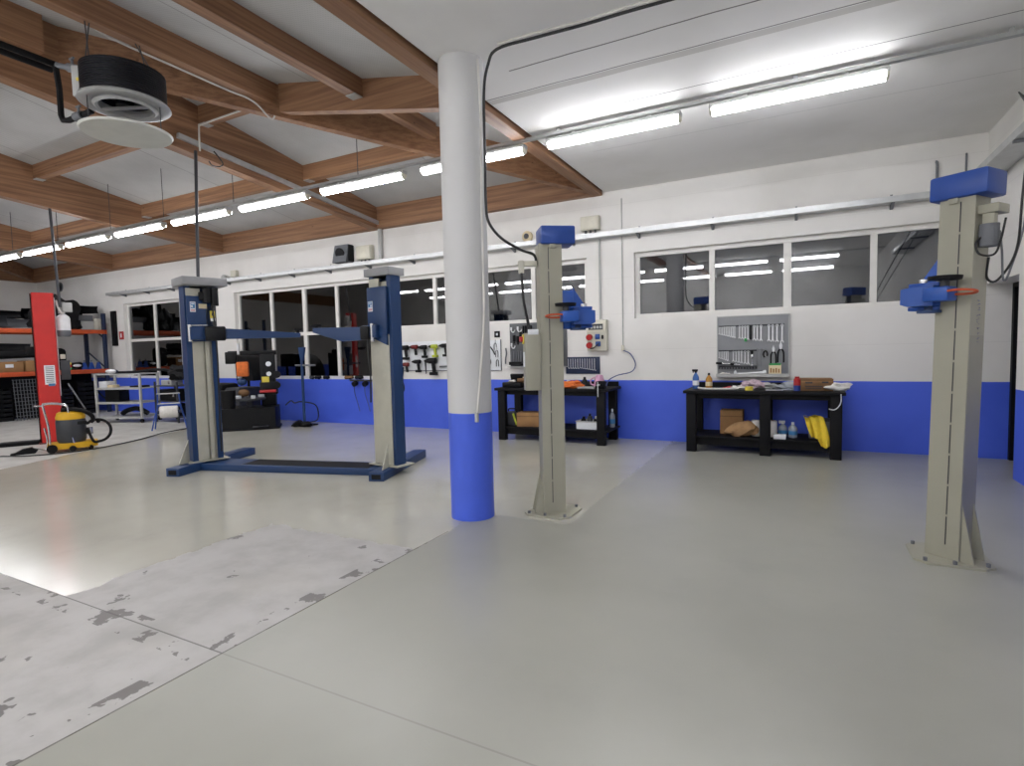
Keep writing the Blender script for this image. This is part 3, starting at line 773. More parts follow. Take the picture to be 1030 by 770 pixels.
# hydraulic unit under the left cap
b = MB(); b.cyl((D/2 + .08, .07, 2.24), (D/2 + .08, .07, 2.44), .06, seg=18); b.cyl((D/2 + .10, .16, 2.20), (D/2 + .10, .16, 2.45), .05, seg=18); b.box((D/2 + .07, .05, 2.33), (.07, .16, .12), .01)
b.build('pump_unit', 'black_plastic', t, mx=mx)
b = MB(); b.bb(-D/2 - .05, D/2 + .17, -W/2 - .06, W/2 + .12, 2.475, 2.585, .008); b.build('cap_cover', 'cap_grey', t, mx=mx)
b = MB(); b.ball((0, -.02, 2.585), .07, (1, 1.4, .6)); b.build('cap_dome', 'cap_grey', t, mx=mx)
b = MB(); b.tube([(D/2 + .11, .12, 2.2), (D/2 + .12, .14, 1.9), (D/2 + .09, .16, 1.4), (D/2 + .05, .16, .6), (D/2 + .05, .16, .12)], .012); b.build('hose', 'cable_black', t, mx=mx)
mx, cr, D, W = post(pR + ax*-.01, math.radians(263), -1, .40, .19)
b = MB(); b.bb(D/2 + .002, D/2 + .012, -W/2 + .002, W/2 - .05, .02, 1.72, .003); b.build('front_cover', 'lift_silver', t, mx=mx)['label'] = 'pale grey cover on the room side'
b = MB(); b.bb(D/2 + .012, D/2 + .048, -W/2 + .002, W/2 - .05, 1.72, 2.33, .005); b.build('carriage_plate', 'deep_blue', t, mx=mx)
plate(cr, mx, D/2 + .05, -.175, -.09, 2.02, 2.15, 'label_white', 'sticker', 'white sticker with a blue pictogram')
b = MB(); b.bb(D/2 + .053, D/2 + .0545, -.167, -.098, 2.075, 2.142); b.build('sticker_pictogram', 'label_blue', t, smooth=False, mx=mx)
b = MB(); b.bb(D/2 + .0545, D/2 + .056, -.16, -.105, 2.12, 2.13); b.bb(D/2 + .0545, D/2 + .056, -.13, -.105, 2.08, 2.105); b.build('sticker_mark', 'label_white', t, smooth=False, mx=mx)
b = MB(); b.bb(D/2 + .053, D/2 + .0545, -.166, -.099, 2.03, 2.06); b.build('sticker_text', 'label_pink', t, smooth=False, mx=mx)
b = MB(); b.prism([(D/2 + .012, -W/2 + .015, 1.70), (D/2 + .012, W/2 - .06, 1.70), (D/2 + .012, W/2 - .06, 1.58)], (.03, 0, 0)); b.build('carriage_web', 'deep_blue', t, mx=mx, smooth=False)
b = MB(); b.bb(D/2 + .03, D/2 + .12, -W/2 - .04, .02, 1.68, 1.84, .008); b.build('arm_block', 'deep_blue', t, mx=mx)
b = MB(); b.cyl((D/2 + .10, -.06, 1.63), (D/2 + .10, -.06, 1.86), .028, seg=14); b.build('arm_pin', 'chrome', t, mx=mx)
m0 = mx @ Vector((D/2 + .08, -.12, 1.74)); m1 = m0 + Vector((-.80, -.25, .03)).normalized()*.78
b = MB(); d = (m1 - m0).normalized(); sd = Vector((-d.y, d.x, 0))*.055
b.prism([m0 + sd*1.2 + Vector((0, 0, .08)), m0 + sd*1.2 - Vector((0, 0, .085)), (m0 + m1)/2 + sd - Vector((0, 0, .11)), m1 + sd - Vector((0, 0, .0)), m1 + sd + Vector((0, 0, .06))], -2*sd); ar = b.build('swing_arm', 'deep_blue', t, smooth=False)
b = MB(); b.box(m0 + d*.05, (.12, .17, .18), .02, math.atan2(d.y, d.x)); b.build('arm_joint', 'black_plastic', ar)
b = MB(); b.cyl(m1 - d*.02 + Vector((0, 0, .04)), m1 - d*.02 + Vector((0, 0, .08)), .022); b.cyl(m1 - d*.02 + Vector((0, 0, .08)), m1 - d*.02 + Vector((0, 0, .105)), .07); b.build('lifting_pad', 'black_rubber', ar)
b = MB(); b.tube([m0 + Vector((.02, -.05, -.05)), m0 + Vector((.0, -.06, -.2)), m0 + Vector((.02, -.05, -.55)), m0 + Vector((.0, -.04, -.9))], .011); b.build('hose', 'cable_black', t)
# gussets standing on the foot beams
def gus(p, d, h, m='tape_cream'):
    b = MB(); q = Vector(d).normalized(); s_ = Vector((-q.y, q.x, 0))*.012
    p = Vector(p); b.prism([p - s_/2 + Vector((0, 0, .112)), p + q*.20 - s_/2 + Vector((0, 0, .112)), p - s_/2 + Vector((0, 0, .112 + h))], s_); b.build('gusset', 'lift_silver', t, smooth=False)
gus(pL - an*.22 - ax*.08, -an, .32); gus(pL + an*.20, an, .30)
gus(pR - an*.20 + ax*.03, -an, .30); gus(pR + an*.17 + ax*.05, an, .28)
# drop pipes from the roof to the lift posts
tag(MB().cyl((-7.62, 5.02, 2.70), (-7.78, 5.2, 4.57), .022, seg=10).build('drop_pipe', 'dark_grey'), 'dark drop pipe from the rafter to the top of the left blue post', 'pipe')
tag(MB().cyl((-12.72, 5.55, 2.62), (-12.95, 5.6, 4.54), .024, seg=10).build('drop_pipe', 'dark_grey'), 'dark drop pipe from the rafter beside the red lift post', 'pipe')

# --- red lift post
t = thing('red_lift_post', 'bright red lift post with a white label strip behind the yellow cleaner', 'lift post', (-12.87, 5.34, 0))
ar_ = math.atan2(.29, .13)         # face runs along this direction
mx = Matrix.Translation((-12.87, 5.34, 0)) @ rz(ar_)      # local x along the face (image right), -y towards the room
b = MB(); b.prism([(x, y, .02) for x, y in ((-.15, -.10), (.15, -.10), (.165, -.06), (.165, .14), (.10, .16), (-.13, .16), (-.165, .12), (-.165, -.06))], (0, 0, 2.86)); b.build('column', 'red_paint', t, mx=mx)
b = MB(); b.bb(-.185, -.167, -.06, .13, .03, 2.86); b.build('slide_cover', 'black_plastic', t, mx=mx)
b = MB(); b.bb(.167, .178, -.02, .13, .9, 2.8); b.build('hose_channel', 'label_white', t, mx=mx)
b = MB(); b.bb(-.2, .2, -.14, .2, 0, .02); b.build('base_plate', 'dark_red', t, mx=mx)
b = MB(); b.bb(-.05, .11, -.103, -.10, 1.13, 1.50); st = b.build('label_strip', 'label_white', t, smooth=False, mx=mx)
b = MB()
for i in range(9): b.bb(-.03, .09, -.1045, -.103, 1.17 + i*.036, 1.185 + i*.036)
b.build('label_text', 'mid_grey', st, smooth=False, mx=mx)
b = MB(); b.bb(.0, .10, -.1045, -.103, 1.10, 1.15); b.build('label_foot', 'label_blue', t, smooth=False, mx=mx)
b = MB(); b.lathe([(.02, 2.50), (.04, 2.49), (.10, 2.44), (.112, 2.40), (.112, 2.10), (.09, 2.08), (0, 2.08)], (.285, .05, 0), 24); tk = b.build('fluid_tank', 'bottle_white', t, mx=mx)
b = MB(); b.lathe([(.0, 2.05), (.09, 2.05), (.108, 2.07), (.113, 2.10), (.113, 2.17)], (.285, .05, 0), 24); b.build('tank_base', 'mid_grey', tk, mx=mx)
b = MB(); b.box((.36, .05, 2.62), (.16, .14, .18), .015); b.cyl((.27, .05, 2.5), (.27, .05, 2.72), .055, seg=16); b.build('pump_motor', 'light_grey', t, mx=mx)
b = MB(); b.tube([(.20, .0, 2.75), (.22, -.05, 2.62), (.27, -.04, 2.5), (.31, .02, 2.53)], .016); b.build('hose', 'cable_white', t, mx=mx)
b = MB(); b.box((.27, .04, 1.40), (.15, .14, .38), .01); cb = b.build('control_box', 'dark_grey', t, mx=mx)
for z, m in ((1.52, 'label_yellow'), (1.47, 'red_plastic'), (1.42, 'green')):
    b = MB(); b.cyl((.345, .0, z), (.365, .0, z), .022, seg=12); b.build('button', m, cb, mx=mx)
b = MB(); b.box((.24, .03, 1.66), (.08, .06, .09), .01); b.build('cable_gland', 'cream_plastic', t, mx=mx)
b = MB(); b.bb(-.30, -.165, -.02, .10, 1.72, 1.86, .01); b.bb(-1.25, -.28, -.0, .09, 1.70, 1.79, .006); b.build('swing_arm', 'black_steel', t, mx=mx)
b = MB(); b.bb(-2.4, -.2, -.12, .12, .0, .07, .006); b.build('cross_beam', 'black_steel', t, mx=Matrix.Translation((-12.87, 5.34, 0)) @ rz(math.atan2(1.0, .55)))
# ================================================================== HEATER
hc = Vector((-6.22, 3.42, 0)); ZH = 4.20
t = thing('fan_heater', 'round black finned ceiling fan heater with a white deflector disc', 'fan heater', (hc.x, hc.y, 3.9))
def HL(prof, m, name, c=hc, seg=48): b = MB(); b.lathe([(r, z + ZH) for r, z in prof], c, seg); return b.build(name, m, t)
prof = [(0, .14), (.285, .14), (.30, .035)]
for i in range(13):
    z = .04 + i*.0225; prof += [(.375, z), (.375, z + .012), (.362, z + .013), (.362, z + .021)]
prof += [(.375, .335), (.1, .335)]
HL(prof, 'heater_fin', 'coil')
HL([(.285, -.005), (.33, -.015), (.395, .0), (.41, .012), (.40, .032), (.30, .04), (.285, .02), (.285, -.005)], 'galv', 'rim')
HL([(.225, .02), (.235, -.02), (.26, -.03), (.285, -.012), (.29, .03), (.25, .06), (.225, .05), (.225, .02)], 'light_grey', 'inlet_ring', seg=40)
b = MB(); b.cyl(hc + Vector((0, 0, ZH)), hc + Vector((0, 0, ZH + .12)), .085, seg=24)
for k in range(5):
    a = k*2*PI/5
    b.prism([(hc.x + .06*math.cos(a), hc.y + .06*math.sin(a), ZH + .07), (hc.x + .21*math.cos(a - .12), hc.y + .21*math.sin(a - .12), ZH + .07), (hc.x + .21*math.cos(a + .2), hc.y + .21*math.sin(a + .2), ZH + .10)], (0, 0, .008))
b.build('fan', 'black_plastic', t)
b = MB()
for a in (.45, .45 + PI): b.bar(hc + Vector((0, 0, ZH - .012)), hc + Vector((.25*math.cos(a), .25*math.sin(a), ZH - .012)), .06, .014)
b.build('fan_bracket', 'galv', t)
b = MB(); vd = Vector((-.80, -.60, 0)).normalized(); b.box(hc + vd*.375 + Vector((0, 0, ZH + .19)), (.10, .24, .30), .008, math.atan2(vd.y, vd.x)); ep = b.build('end_box', 'light_grey', t)
b = MB(); b.box(hc + vd*.385 + Vector((.10, -.075, ZH + .2)), (.05, .03, .03), 0, math.atan2(vd.y, vd.x)); b.build('warning_tag', 'label_yellow', ep)
b = MB(); dc = hc + Vector((-.02, .01, 0)); b.lathe([(0, 3.915), (.40, 3.925), (.415, 3.945), (.40, 3.95), (0, 3.938)], dc, 48); b.build('deflector_disc', 'disc_white', t)
for k in range(3):
    a = .5 + k*2*PI/3
    b = MB(); b.cyl((hc.x + .35*math.cos(a), hc.y + .35*math.sin(a), 3.94), (hc.x + .35*math.cos(a), hc.y + .35*math.sin(a), ZH), .005, seg=8); b.build('disc_rod', 'dark_grey', t)
for k, (dx, dy) in enumerate(((-.20, -.26), (-.02, -.3), (.06, .22), (.22, .18))):
    tx = -6.49; 
    b = MB(); b.cyl((hc.x + dx, hc.y + dy, ZH + .335), (-6.40, hc.y + dy + .06, 4.99), .006, seg=6); b.build('hanger_wire', 'dark_grey', t)
vx = hc + vd*.42
t = thing('heating_pipe', 'black heating pipes with valves feeding the ceiling fan heater', 'pipes', (vx.x, vx.y, 4.5))
for dx, dz, r in ((0, .0, .032), (-.16, 0, .032)):
    b = MB(); b.cyl((-7.02 + dx, -1.0, 4.74 + dz), (-7.06 + dx, 3.22 - dx*.1, 4.74 + dz), r, seg=14); b.build('pipe', 'black_steel', t)
b = MB(); b.tube([(-7.06, 3.2, 4.72), (-7.06, 3.22, 4.5), (-7.06, 3.22, 4.22), (-7.05, 3.23, 4.17), (-6.98, 3.25, 4.16), (-6.62, 3.30, 4.20)], .030, smooth=False); b.build('drop_pipe', 'black_steel', t)
b = MB(); b.cyl((-7.06, 3.2, 4.74), (-6.56, 3.28, 4.56), .028, seg=12); b.build('feed_pipe', 'mid_grey', t)
for p, q in (((-6.86, 3.23, 4.67), (-6.76, 3.245, 4.64)), ((-6.86, 3.26, 4.17), (-6.76, 3.275, 4.18))):
    b = MB(); b.cyl(p, q, .045, seg=12); m_ = (Vector(p) + Vector(q))/2; b.cyl(m_, m_ + Vector((0, 0, .09)), .014, seg=8); b.box(m_ + Vector((0, 0, .1)), (.08, .02, .015)); b.build('valve', 'mid_grey', t)
tag(MB().tube([(-6.485, 3.2, 5.06), (-6.49, 3.45, 4.985), (-6.49, 4.2, 4.98), (-6.49, 4.85, 4.98), (-6.46, 5.05, 4.975), (-6.42, 5.2, 4.92), (-6.38, 5.3, 4.82), (-6.31, 5.33, 4.76), (-6.27, 5.34, 4.80)], .012).build('roof_cable', 'cable_white'),
    'pale cable along the underside of the purlin above the fan heater', 'cable')
tag(MB().tube([(-7.80, 5.28, 4.6), (-7.82, 5.30, 4.95), (-7.80, 5.33, 4.99), (-7.3, 5.335, 5.005), (-6.75, 5.335, 5.01), (-6.6, 5.33, 5.02)], .013).build('roof_cable', 'cable_white'),
    'pale cable under the short purlin, dropping to the sloping cable channel', 'cable')
tag(MB().tube([(-7.8, 5.5, 4.66), (-7.78, 5.62, 4.52), (-7.76, 5.55, 4.44), (-7.74, 5.42, 4.42), (-7.72, 5.36, 4.46)], .010).build('roof_cable', 'cable_black'),
    'short dark cable hooked below the upper end of the sloping cable channel', 'cable')

# ================================================================== WORKBENCHES
def bench(label, x0, x1, legs, ext=0.):
    t = thing('workbench', label, 'workbench', ((x0 + x1)/2, 8.9, 0))
    b = MB(); b.bb(x0 - .04, x1 + .04, 8.50, 9.30, .875, .92, .006); b.build('top', 'black_steel', t)
    for x in legs:
        for y in (8.58, 9.22):
            b = MB(); b.bb(x - .07, x + .07, y - .05, y + .05, 0, .875, .006); b.build('leg', 'black_steel', t)
    b = MB(); b.bb(x0 + .02, x1 - .02 + ext, 8.55, 9.26, .21, .24, .004); b.build('shelf', 'black_steel', t)
    for a, c in zip(legs, legs[1:]):
        b = MB(); b.bb(a + .07, c - .07, 8.60, 8.63, .10, .21); b.build('lower_strip', 'black_steel', t)  # black strip across the front below the shelf
        b = MB(); b.bb(a + .07, c - .07, 8.60, 8.64, .80, .875); b.build('upper_rail', 'black_steel', t)
    b = MB(); b.bb(x0, x1, 9.27, 9.30, .92, 1.0); b.build('back_edge', 'black_steel', t)
    return t
bench('long black workbench with six legs under the grey spanner board', -1.50, .52, [-1.43, -.42, .45])
bench('black workbench behind the near grey lift post, under the socket box', -4.74, -2.76, [-4.66, -2.84], .05)

def box_thing(name, lab, cat, c, d, m, rot=0., open_=False, tape=None):
    t = thing(name, lab, cat, (c[0], c[1], c[2] - d[2]/2), rot)
    b = MB(); b.box(c, d, .004, rot); b.build('carton', m, t)
    if tape:
        b = MB(); mx = Matrix.Translation(c) @ rz(rot); b.box((0, 0, d[2]/2 + .001), (d[0], .05, .002)); b.box((0, -d[1]/2 - .001, d[2]/4), (d[0]*.98, .002, .012)); b.build('seam_tape', tape, t, mx=mx)
    return t
def bottle(name, lab, x, y, z, h, r, m, capm, spray=False, group=None, labelm=None):
    t = thing(name, lab, 'bottle', (x, y, z), 0, group)
    b = MB(); b.lathe([(0, z), (r*.9, z), (r, z + .012), (r, z + h*.58), (r*.85, z + h*.68), (r*.32, z + h*.84), (r*.30, z + h*.88)], (x, y, 0), 20); b.build('body', m, t)
    b = MB()
    if spray:
        b.cyl((x, y, z + h*.86), (x, y, z + h*.95), r*.38, seg=12); b.box((x - .012, y, z + h*.98), (.085, .03, .035), .006); b.bar((x - .02, y, z + h*.95), (x - .045, y, z + h*.86), .012, .012)
    else: b.cyl((x, y, z + h*.86), (x, y, z + h), r*.36, r*.33, seg=14)
    b.build('cap', capm, t)
    if labelm:
        b = MB(); b.cyl((x, y, z + h*.2), (x, y, z + h*.45), r*1.015, seg=20); b.build('label_band', labelm, t)
    return t
def crumple(name, lab, cat, c, r, m, sc=(1, 1, .5), amp=.35, seed=1, parent=None):
    rnd = random.Random(seed); b = MB(); bmesh.ops.create_icosphere(b.bm, subdivisions=3, radius=r)
    ks = [(Vector((rnd.uniform(-1, 1), rnd.uniform(-1, 1), rnd.uniform(-1, 1))).normalized(), rnd.uniform(3, 9), rnd.uniform(0, 6)) for _ in range(7)]
    for v in b.bm.verts:
        d = v.co.normalized(); f = 1 + amp*sum(math.sin(k.dot(d)*w + p) for k, w, p in ks)/3.2
        v.co = Vector((d.x*r*sc[0]*f, d.y*r*sc[1]*f, max(-.75*r*sc[2], d.z*r*sc[2]*f)))
    bmesh.ops.translate(b.bm, vec=Vector(c) + Vector((0, 0, .75*r*sc[2])), verts=b.bm.verts)
    o = b.build(name, m, parent)
    return tag(o, lab, cat) if parent is None else o

ZT = .92
# --- on the right-hand bench
bottle('spray_bottle', 'blue spray bottle at the left end of the long workbench', -1.41, 8.86, ZT, .29, .048, 'blue_plastic', 'black_plastic', True, labelm='label_white')
bottle('liquid_bottle', 'amber bottle with a dark cap beside the blue spray bottle', -1.22, 8.88, ZT, .245, .05, 'orange_plastic', 'black_plastic', labelm='tape_cream')
tag(MB().tube([(-1.36, 8.75, ZT + .03), (-1.30, 8.72, ZT + .017), (-1.15, 8.68, ZT + .016), (-1.0, 8.70, ZT + .016), (-.86, 8.72, ZT + .018), (-.80, 8.78, ZT + .016)], .015).build('white_hose', 'cable_white'),
    'white cable lying along the left end of the long workbench', 'cable')
crumple('rag', 'small red rag on the long workbench right of the amber bottle', 'rag', (-.93, 8.86, ZT), .06, 'red_plastic', (1.2, .8, .4), seed=3)
crumple('rag', 'pale crumpled rag beside the small red rag on the workbench', 'rag', (-.80, 8.86, ZT), .085, 'white_cloth', (1.2, .9, .4), seed=4)
crumple('rag', 'pink and white crumpled rag heap in the middle of the workbench', 'rag', (-.60, 8.94, ZT), .12, 'pink_cloth', (1.2, .8, .62), .5, seed=5)
t = thing('tape_roll', 'small yellow roll in front of the pink rag heap', 'tape', (-.64, 8.70, ZT)); b = MB(); b.lathe([(.025, ZT), (.055, ZT), (.055, ZT + .055), (.025, ZT + .055), (.025, ZT)], (-.64, 8.70, 0), 24); b.build('roll', 'label_yellow', t)
crumple('plastic_bag', 'grey clear plastic bag right of the pink rag heap', 'bag', (-.42, 8.95, ZT), .10, 'light_grey', (1.2, .8, .5), .5, seed=6)
for i, (x, r, c_) in enumerate(((-.36, .3, 'a small socket lying left on the bench middle'), (-.30, -.5, ''), )):
    pass
tag(MB().bar((-.42, 8.66, ZT + .009), (-.20, 8.72, ZT + .009), .022, .014, .003).build('spanner', 'steel_tool'), 'steel spanner lying flat on the long workbench', 'spanner')
tag(MB().cyl((-.34, 8.80, ZT + .018), (-.14, 8.84, ZT + .018), .016, .010, 12).build('screwdriver', 'dark_grey'), 'dark screwdriver lying on the workbench behind the flat spanner', 'screwdriver')
crumple('plastic_bag', 'clear plastic wrapping just left of the red and blue can', 'bag', (-.13, 8.88, ZT), .11, 'clear_plastic', (1.2, .8, .55), .5, seed=8)
t = thing('spray_can', 'red and blue spray can beside the carton on the workbench', 'can', (-.02, 8.74, ZT))
b = MB(); b.cyl((-.02, 8.74, ZT), (-.02, 8.74, ZT + .075), .045, seg=24); b.build('lower_body', 'blue_can', t)
b = MB(); b.lathe([(.045, ZT + .075), (.045, ZT + .16), (.03, ZT + .175), (.03, ZT + .2), (0, ZT + .2)], (-.02, 8.74, 0), 24); b.build('upper_body', 'red_plastic', t)
t = box_thing('cardboard_box', 'brown printed carton at the right end of the long workbench', 'box', (.21, 8.86, ZT + .085), (.40, .28, .17), 'cardboard_dark', math.radians(6), tape='cardboard')
b = MB()
for i, (x, w, z) in enumerate(((-.10, .09, .03), (-.04, .22, -.02), (-.04, .20, -.045), (.1, .08, .035))): b.box((x, -.1415, z), (w, .002, .02 if i in (0, 3) else .012))
b.build('print', 'label_dark', t, mx=Matrix.Translation((.21, 8.86, ZT + .085)) @ rz(math.radians(6)))
crumple('rag', 'white rag hanging over the right end of the long workbench', 'rag', (.47, 8.80, ZT), .13, 'white_cloth', (1.1, .9, .5), .35, seed=9)
b = MB(); b.tube([(.50, 8.494, .90), (.50, 8.488, .80), (.47, 8.475, .73), (.42, 8.475, .69), (.36, 8.48, .70)], .007); tag(b.build('hook_wire', 'steel_tool'), 'bent silver wire hanging from the right end of the workbench', 'wire')
# shelf below
ZS = .24
box_thing('cardboard_box', 'upright brown carton on the lower shelf of the long workbench', 'box', (-.90, 9.0, ZS + .18), (.32, .26, .36), 'cardboard', tape='cardboard_dark')
crumple('paper_bag', 'crumpled brown paper bag in front of the upright carton', 'bag', (-.72, 8.74, ZS), .165, 'paper_bag', (1.25, .75, .72), .3, seed=12)
for x, lab in ((-.555, 'white paper roll left of the middle leg on the lower shelf'), (-.335, 'white paper roll right of the middle leg on the lower shelf')):
    t = thing('paper_roll', lab, 'paper roll', (x, 8.82, ZS)); b = MB(); b.lathe([(.018, ZS), (.06, ZS), (.062, ZS + .01), (.062, ZS + .225), (.058, ZS + .232), (.018, ZS + .232)], (x, 8.82, 0), 28); b.build('paper', 'white_cloth', t)
    b = MB(); b.lathe([(.014, ZS), (.018, ZS), (.018, ZS + .236), (.014, ZS + .236)], (x, 8.82, 0), 16); b.build('core', 'cardboard', t)
bottle('spray_bottle', 'clear spray bottle on the lower shelf next to the white paper roll', -.20, 8.86, ZS, .22, .058, 'clear_plastic', 'label_white', True, labelm='label_blue')
bottle('spray_bottle', 'clear bottle with a blue band, right of the other on the lower shelf', -.07, 8.82, ZS, .22, .06, 'clear_plastic', 'label_white', False, labelm='label_blue')
tag(MB().box((-.235, 8.64, ZS + .032), (.16, .10, .064), .005).build('small_box', 'label_white'), 'small white box in front of the clear bottles on the shelf', 'box')
# draped yellow cloth
def drape(name, pts, w, m, th=.022):
    b = MB(); rows = []; n = len(pts)
    for i, p in enumerate(pts):
        p = Vector(p); ww = w*(1 - .35*(i/(n - 1))**3)
        rows.append([b.bm.verts.new(p + Vector((u*ww, .025*math.sin(u*9 + i*.7), .02*u*u + .012*math.sin(u*7 + i)))) for u in [j/8 - .5 for j in range(9)]])
    for A_, B_ in zip(rows, rows[1:]):
        for j in range(8): b.bm.faces.new((A_[j], A_[j+1], B_[j+1], B_[j]))
    bmesh.ops.solidify(b.bm, geom=b.bm.faces[:], thickness=th)
    bmesh.ops.subdivide_edges(b.bm, edges=b.bm.edges[:], cuts=1, smooth=.6, use_grid_fill=True)
    return b.build(name, m)
t = thing('wash_cloth', 'bright yellow cloth over a grey container on the lower shelf', 'cloth', (.28, 8.8, ZS))
for i, (pts, w) in enumerate((([(.14, 8.80, .55), (.165, 8.74, .50), (.185, 8.70, .42), (.205, 8.67, .34), (.215, 8.66, .27)], .16), ([(.22, 8.74, .56), (.245, 8.68, .49), (.27, 8.62, .41), (.29, 8.57, .33), (.31, 8.53, .25), (.33, 8.52, .17)], .17),
        ([(.16, 8.9, .55), (.2, 8.82, .56), (.24, 8.76, .54)], .2))):
    o = drape('fold', pts, w, 'yellow_cloth'); o.parent = t; o.matrix_parent_inverse = parent_mx(t).inverted()
t = thing('container', 'grey plastic container under the yellow cloth', 'container', (.27, 8.92, ZS))
b = MB(); b.box((.27, 8.90, ZS + .13), (.28, .26, .26), .02); b.build('tub', 'mid_grey', t); b = MB(); b.box((.27, 8.90, ZS + .265), (.30, .28, .02), .006); b.build('lid', 'dark_grey', t)
# --- on the bench behind the near post
t = thing('tool_case', 'open black tool case at the left end of the left workbench', 'case', (-4.5, 8.8, ZT))
b = MB(); b.bb(-4.70, -4.33, 8.65, 8.95, ZT, ZT + .09, .012); b.build('lower_shell', 'black_plastic', t); b = MB(); b.box((-4.52, 9.02, ZT + .13), (.36, .06, .20), .012, mx=Matrix.Rotation(.35, 4, 'X')); b.build('lid', 'black_plastic', t)
crumple('rag', 'pale rag in the open tool case', 'rag', (-4.56, 8.78, ZT + .09), .06, 'white_cloth', (1.1, .8, .4), seed=21)
t = thing('power_tool', 'brown and black power tool on the left workbench beside the tool case', 'power tool', (-4.33, 8.75, ZT)); b = MB(); b.cyl((-4.42, 8.72, ZT + .125), (-4.25, 8.74, ZT + .125), .035, .045, 14); b.build('motor', 'cardboard_dark', t)
b = MB(); b.bar((-4.27, 8.74, ZT + .09), (-4.24, 8.74, ZT + .02), .035, .045); b.box((-4.24, 8.74, ZT + .02), (.09, .06, .04), .006); b.build('grip', 'black_plastic', t)
tag(MB().box((-4.30, 8.92, ZT + .09), (.20, .10, .18), .008).build('small_box', 'tape_cream'), 'cream box standing behind the brown power tool', 'box')
crumple('rag', 'orange rag on the workbench just right of the near lift post', 'rag', (-3.42, 8.70, ZT), .15, 'orange_cloth', (1.4, .8, .45), .4, seed=22)
crumple('rag', 'white rag behind the orange rag on the left workbench', 'rag', (-3.55, 8.95, ZT), .11, 'white_cloth', (1.2, .8, .6), .4, seed=23)
t = thing('funnel', 'black cone shaped funnel standing upside down on the left workbench', 'funnel', (-3.30, 9.08, ZT)); b = MB(); b.lathe([(.11, ZT), (.11, ZT + .015), (.025, ZT + .13), (.018, ZT + .17), (0, ZT + .17)], (-3.30, 9.08, 0), 24); b.build('cone', 'black_plastic', t)
b = MB(); b.box((-3.12, 8.68, ZT + .014), (.28, .16, .028), .008); tag(b.build('parts_tray', 'light_grey'), 'flat pale parts tray in front of the pink jug', 'tray')
t = thing('jug', 'translucent pink jug at the right end of the left workbench', 'jug', (-2.98, 8.92, ZT)); b = MB(); b.lathe([(0, ZT), (.085, ZT), (.09, ZT + .02), (.085, ZT + .12), (.062, ZT + .19), (.055, ZT + .21), (0, ZT + .205)], (-2.98, 8.92, 0), 24); b.build('body', 'pink_plastic', t)
b = MB(); b.tube([(-3.06, 8.90, ZT + .17), (-3.12, 8.89, ZT + .13), (-3.115, 8.89, ZT + .06), (-3.06, 8.90, ZT + .04)], .012); b.build('handle', 'pink_plastic', t)
t = thing('bench_vise', 'black bench vise on the front right corner of the left workbench', 'vise', (-2.86, 8.62, ZT)); b = MB(); b.box((-2.86, 8.64, ZT + .025), (.16, .14, .05), .008); b.build('foot', 'black_steel', t)
b = MB(); b.box((-2.86, 8.67, ZT + .085), (.12, .08, .08), .008); b.box((-2.86, 8.57, ZT + .085), (.12, .05, .08), .008); b.build('jaw', 'black_steel', t)
b = MB(); b.cyl((-2.86, 8.47, ZT + .07), (-2.86, 8.65, ZT + .07), .014); b.cyl((-2.86, 8.475, ZT - .12), (-2.86, 8.475, ZT + .12), .008); b.build('screw_handle', 'steel_tool', t)
box_thing('cardboard_box', 'long brown carton lying on the lower shelf of the left workbench', 'box', (-4.18, 8.80, ZS + .17), (.50, .32, .24), 'cardboard', math.radians(12), tape='cardboard_dark').location.z = ZS + .0
t = thing('jump_starter', 'grey green battery pack with a yellow stripe on the left bench shelf', 'battery pack', (-4.57, 8.76, ZS)); b = MB(); b.box((-4.57, 8.78, ZS + .12), (.20, .22, .24), .02); b.build('case', 'dark_grey', t)
b = MB(); b.bar((-4.50, 8.665, ZS + .22), (-4.43, 8.665, ZS + .02), .012, .035); b.build('stripe', 'lime', t); b = MB(); b.tube([(-4.65, 8.78, ZS + .23), (-4.64, 8.78, ZS + .285), (-4.5, 8.78, ZS + .285), (-4.49, 8.78, ZS + .23)], .012); b.build('handle', 'black_plastic', t)
t = thing('crate', 'pale open crate on the lower shelf at the right of the left workbench', 'crate', (-3.13, 8.78, ZS))
b = MB(); b.bb(-3.30, -2.94, 8.64, 8.92, ZS, ZS + .012); b.bb(-3.30, -3.288, 8.64, 8.92, ZS, ZS + .13); b.bb(-2.952, -2.94, 8.64, 8.92, ZS, ZS + .13); b.bb(-3.3, -2.94, 8.64, 8.652, ZS, ZS + .13); b.bb(-3.3, -2.94, 8.908, 8.92, ZS, ZS + .13); b.build('tub', 'label_white', t, smooth=False)
b = MB(); b.tube([(-3.305, 8.635, ZS + .13), (-2.935, 8.635, ZS + .13), (-2.935, 8.925, ZS + .13), (-3.305, 8.925, ZS + .13)], .01, smooth=False, closed=True); b.build('rim', 'light_grey', t)
for i, (x, z, m, l) in enumerate(((-3.22, .16, 'black_steel', 'dark car part standing left in the pale crate'), (-3.11, .21, 'dark_grey', 'tall dark grey car part in the middle of the pale crate'), (-3.0, .17, 'black_plastic', 'black car part with a pale end at the right of the crate'))):
    t = thing('car_part', l, 'car part', (x, 8.78, ZS + .02)); b = MB(); b.cyl((x, 8.78, ZS + .013), (x + .01, 8.76, ZS + z), .05, .038, 14); b.cyl((x - .03, 8.76, ZS + z*.7), (x + .05, 8.75, ZS + z*.72), .03, seg=10); b.build('body', m, t)
    b = MB(); b.cyl((x + .01, 8.76, ZS + z), (x + .014, 8.755, ZS + z + .04), .02, seg=10); b.build('stub', 'steel_tool' if i == 2 else 'black_plastic', t)
bottle('water_bottle', 'clear water bottle on the lower shelf behind the right front leg', -2.80, 9.04, ZS, .31, .045, 'clear_plastic', 'label_white', labelm='label_blue')
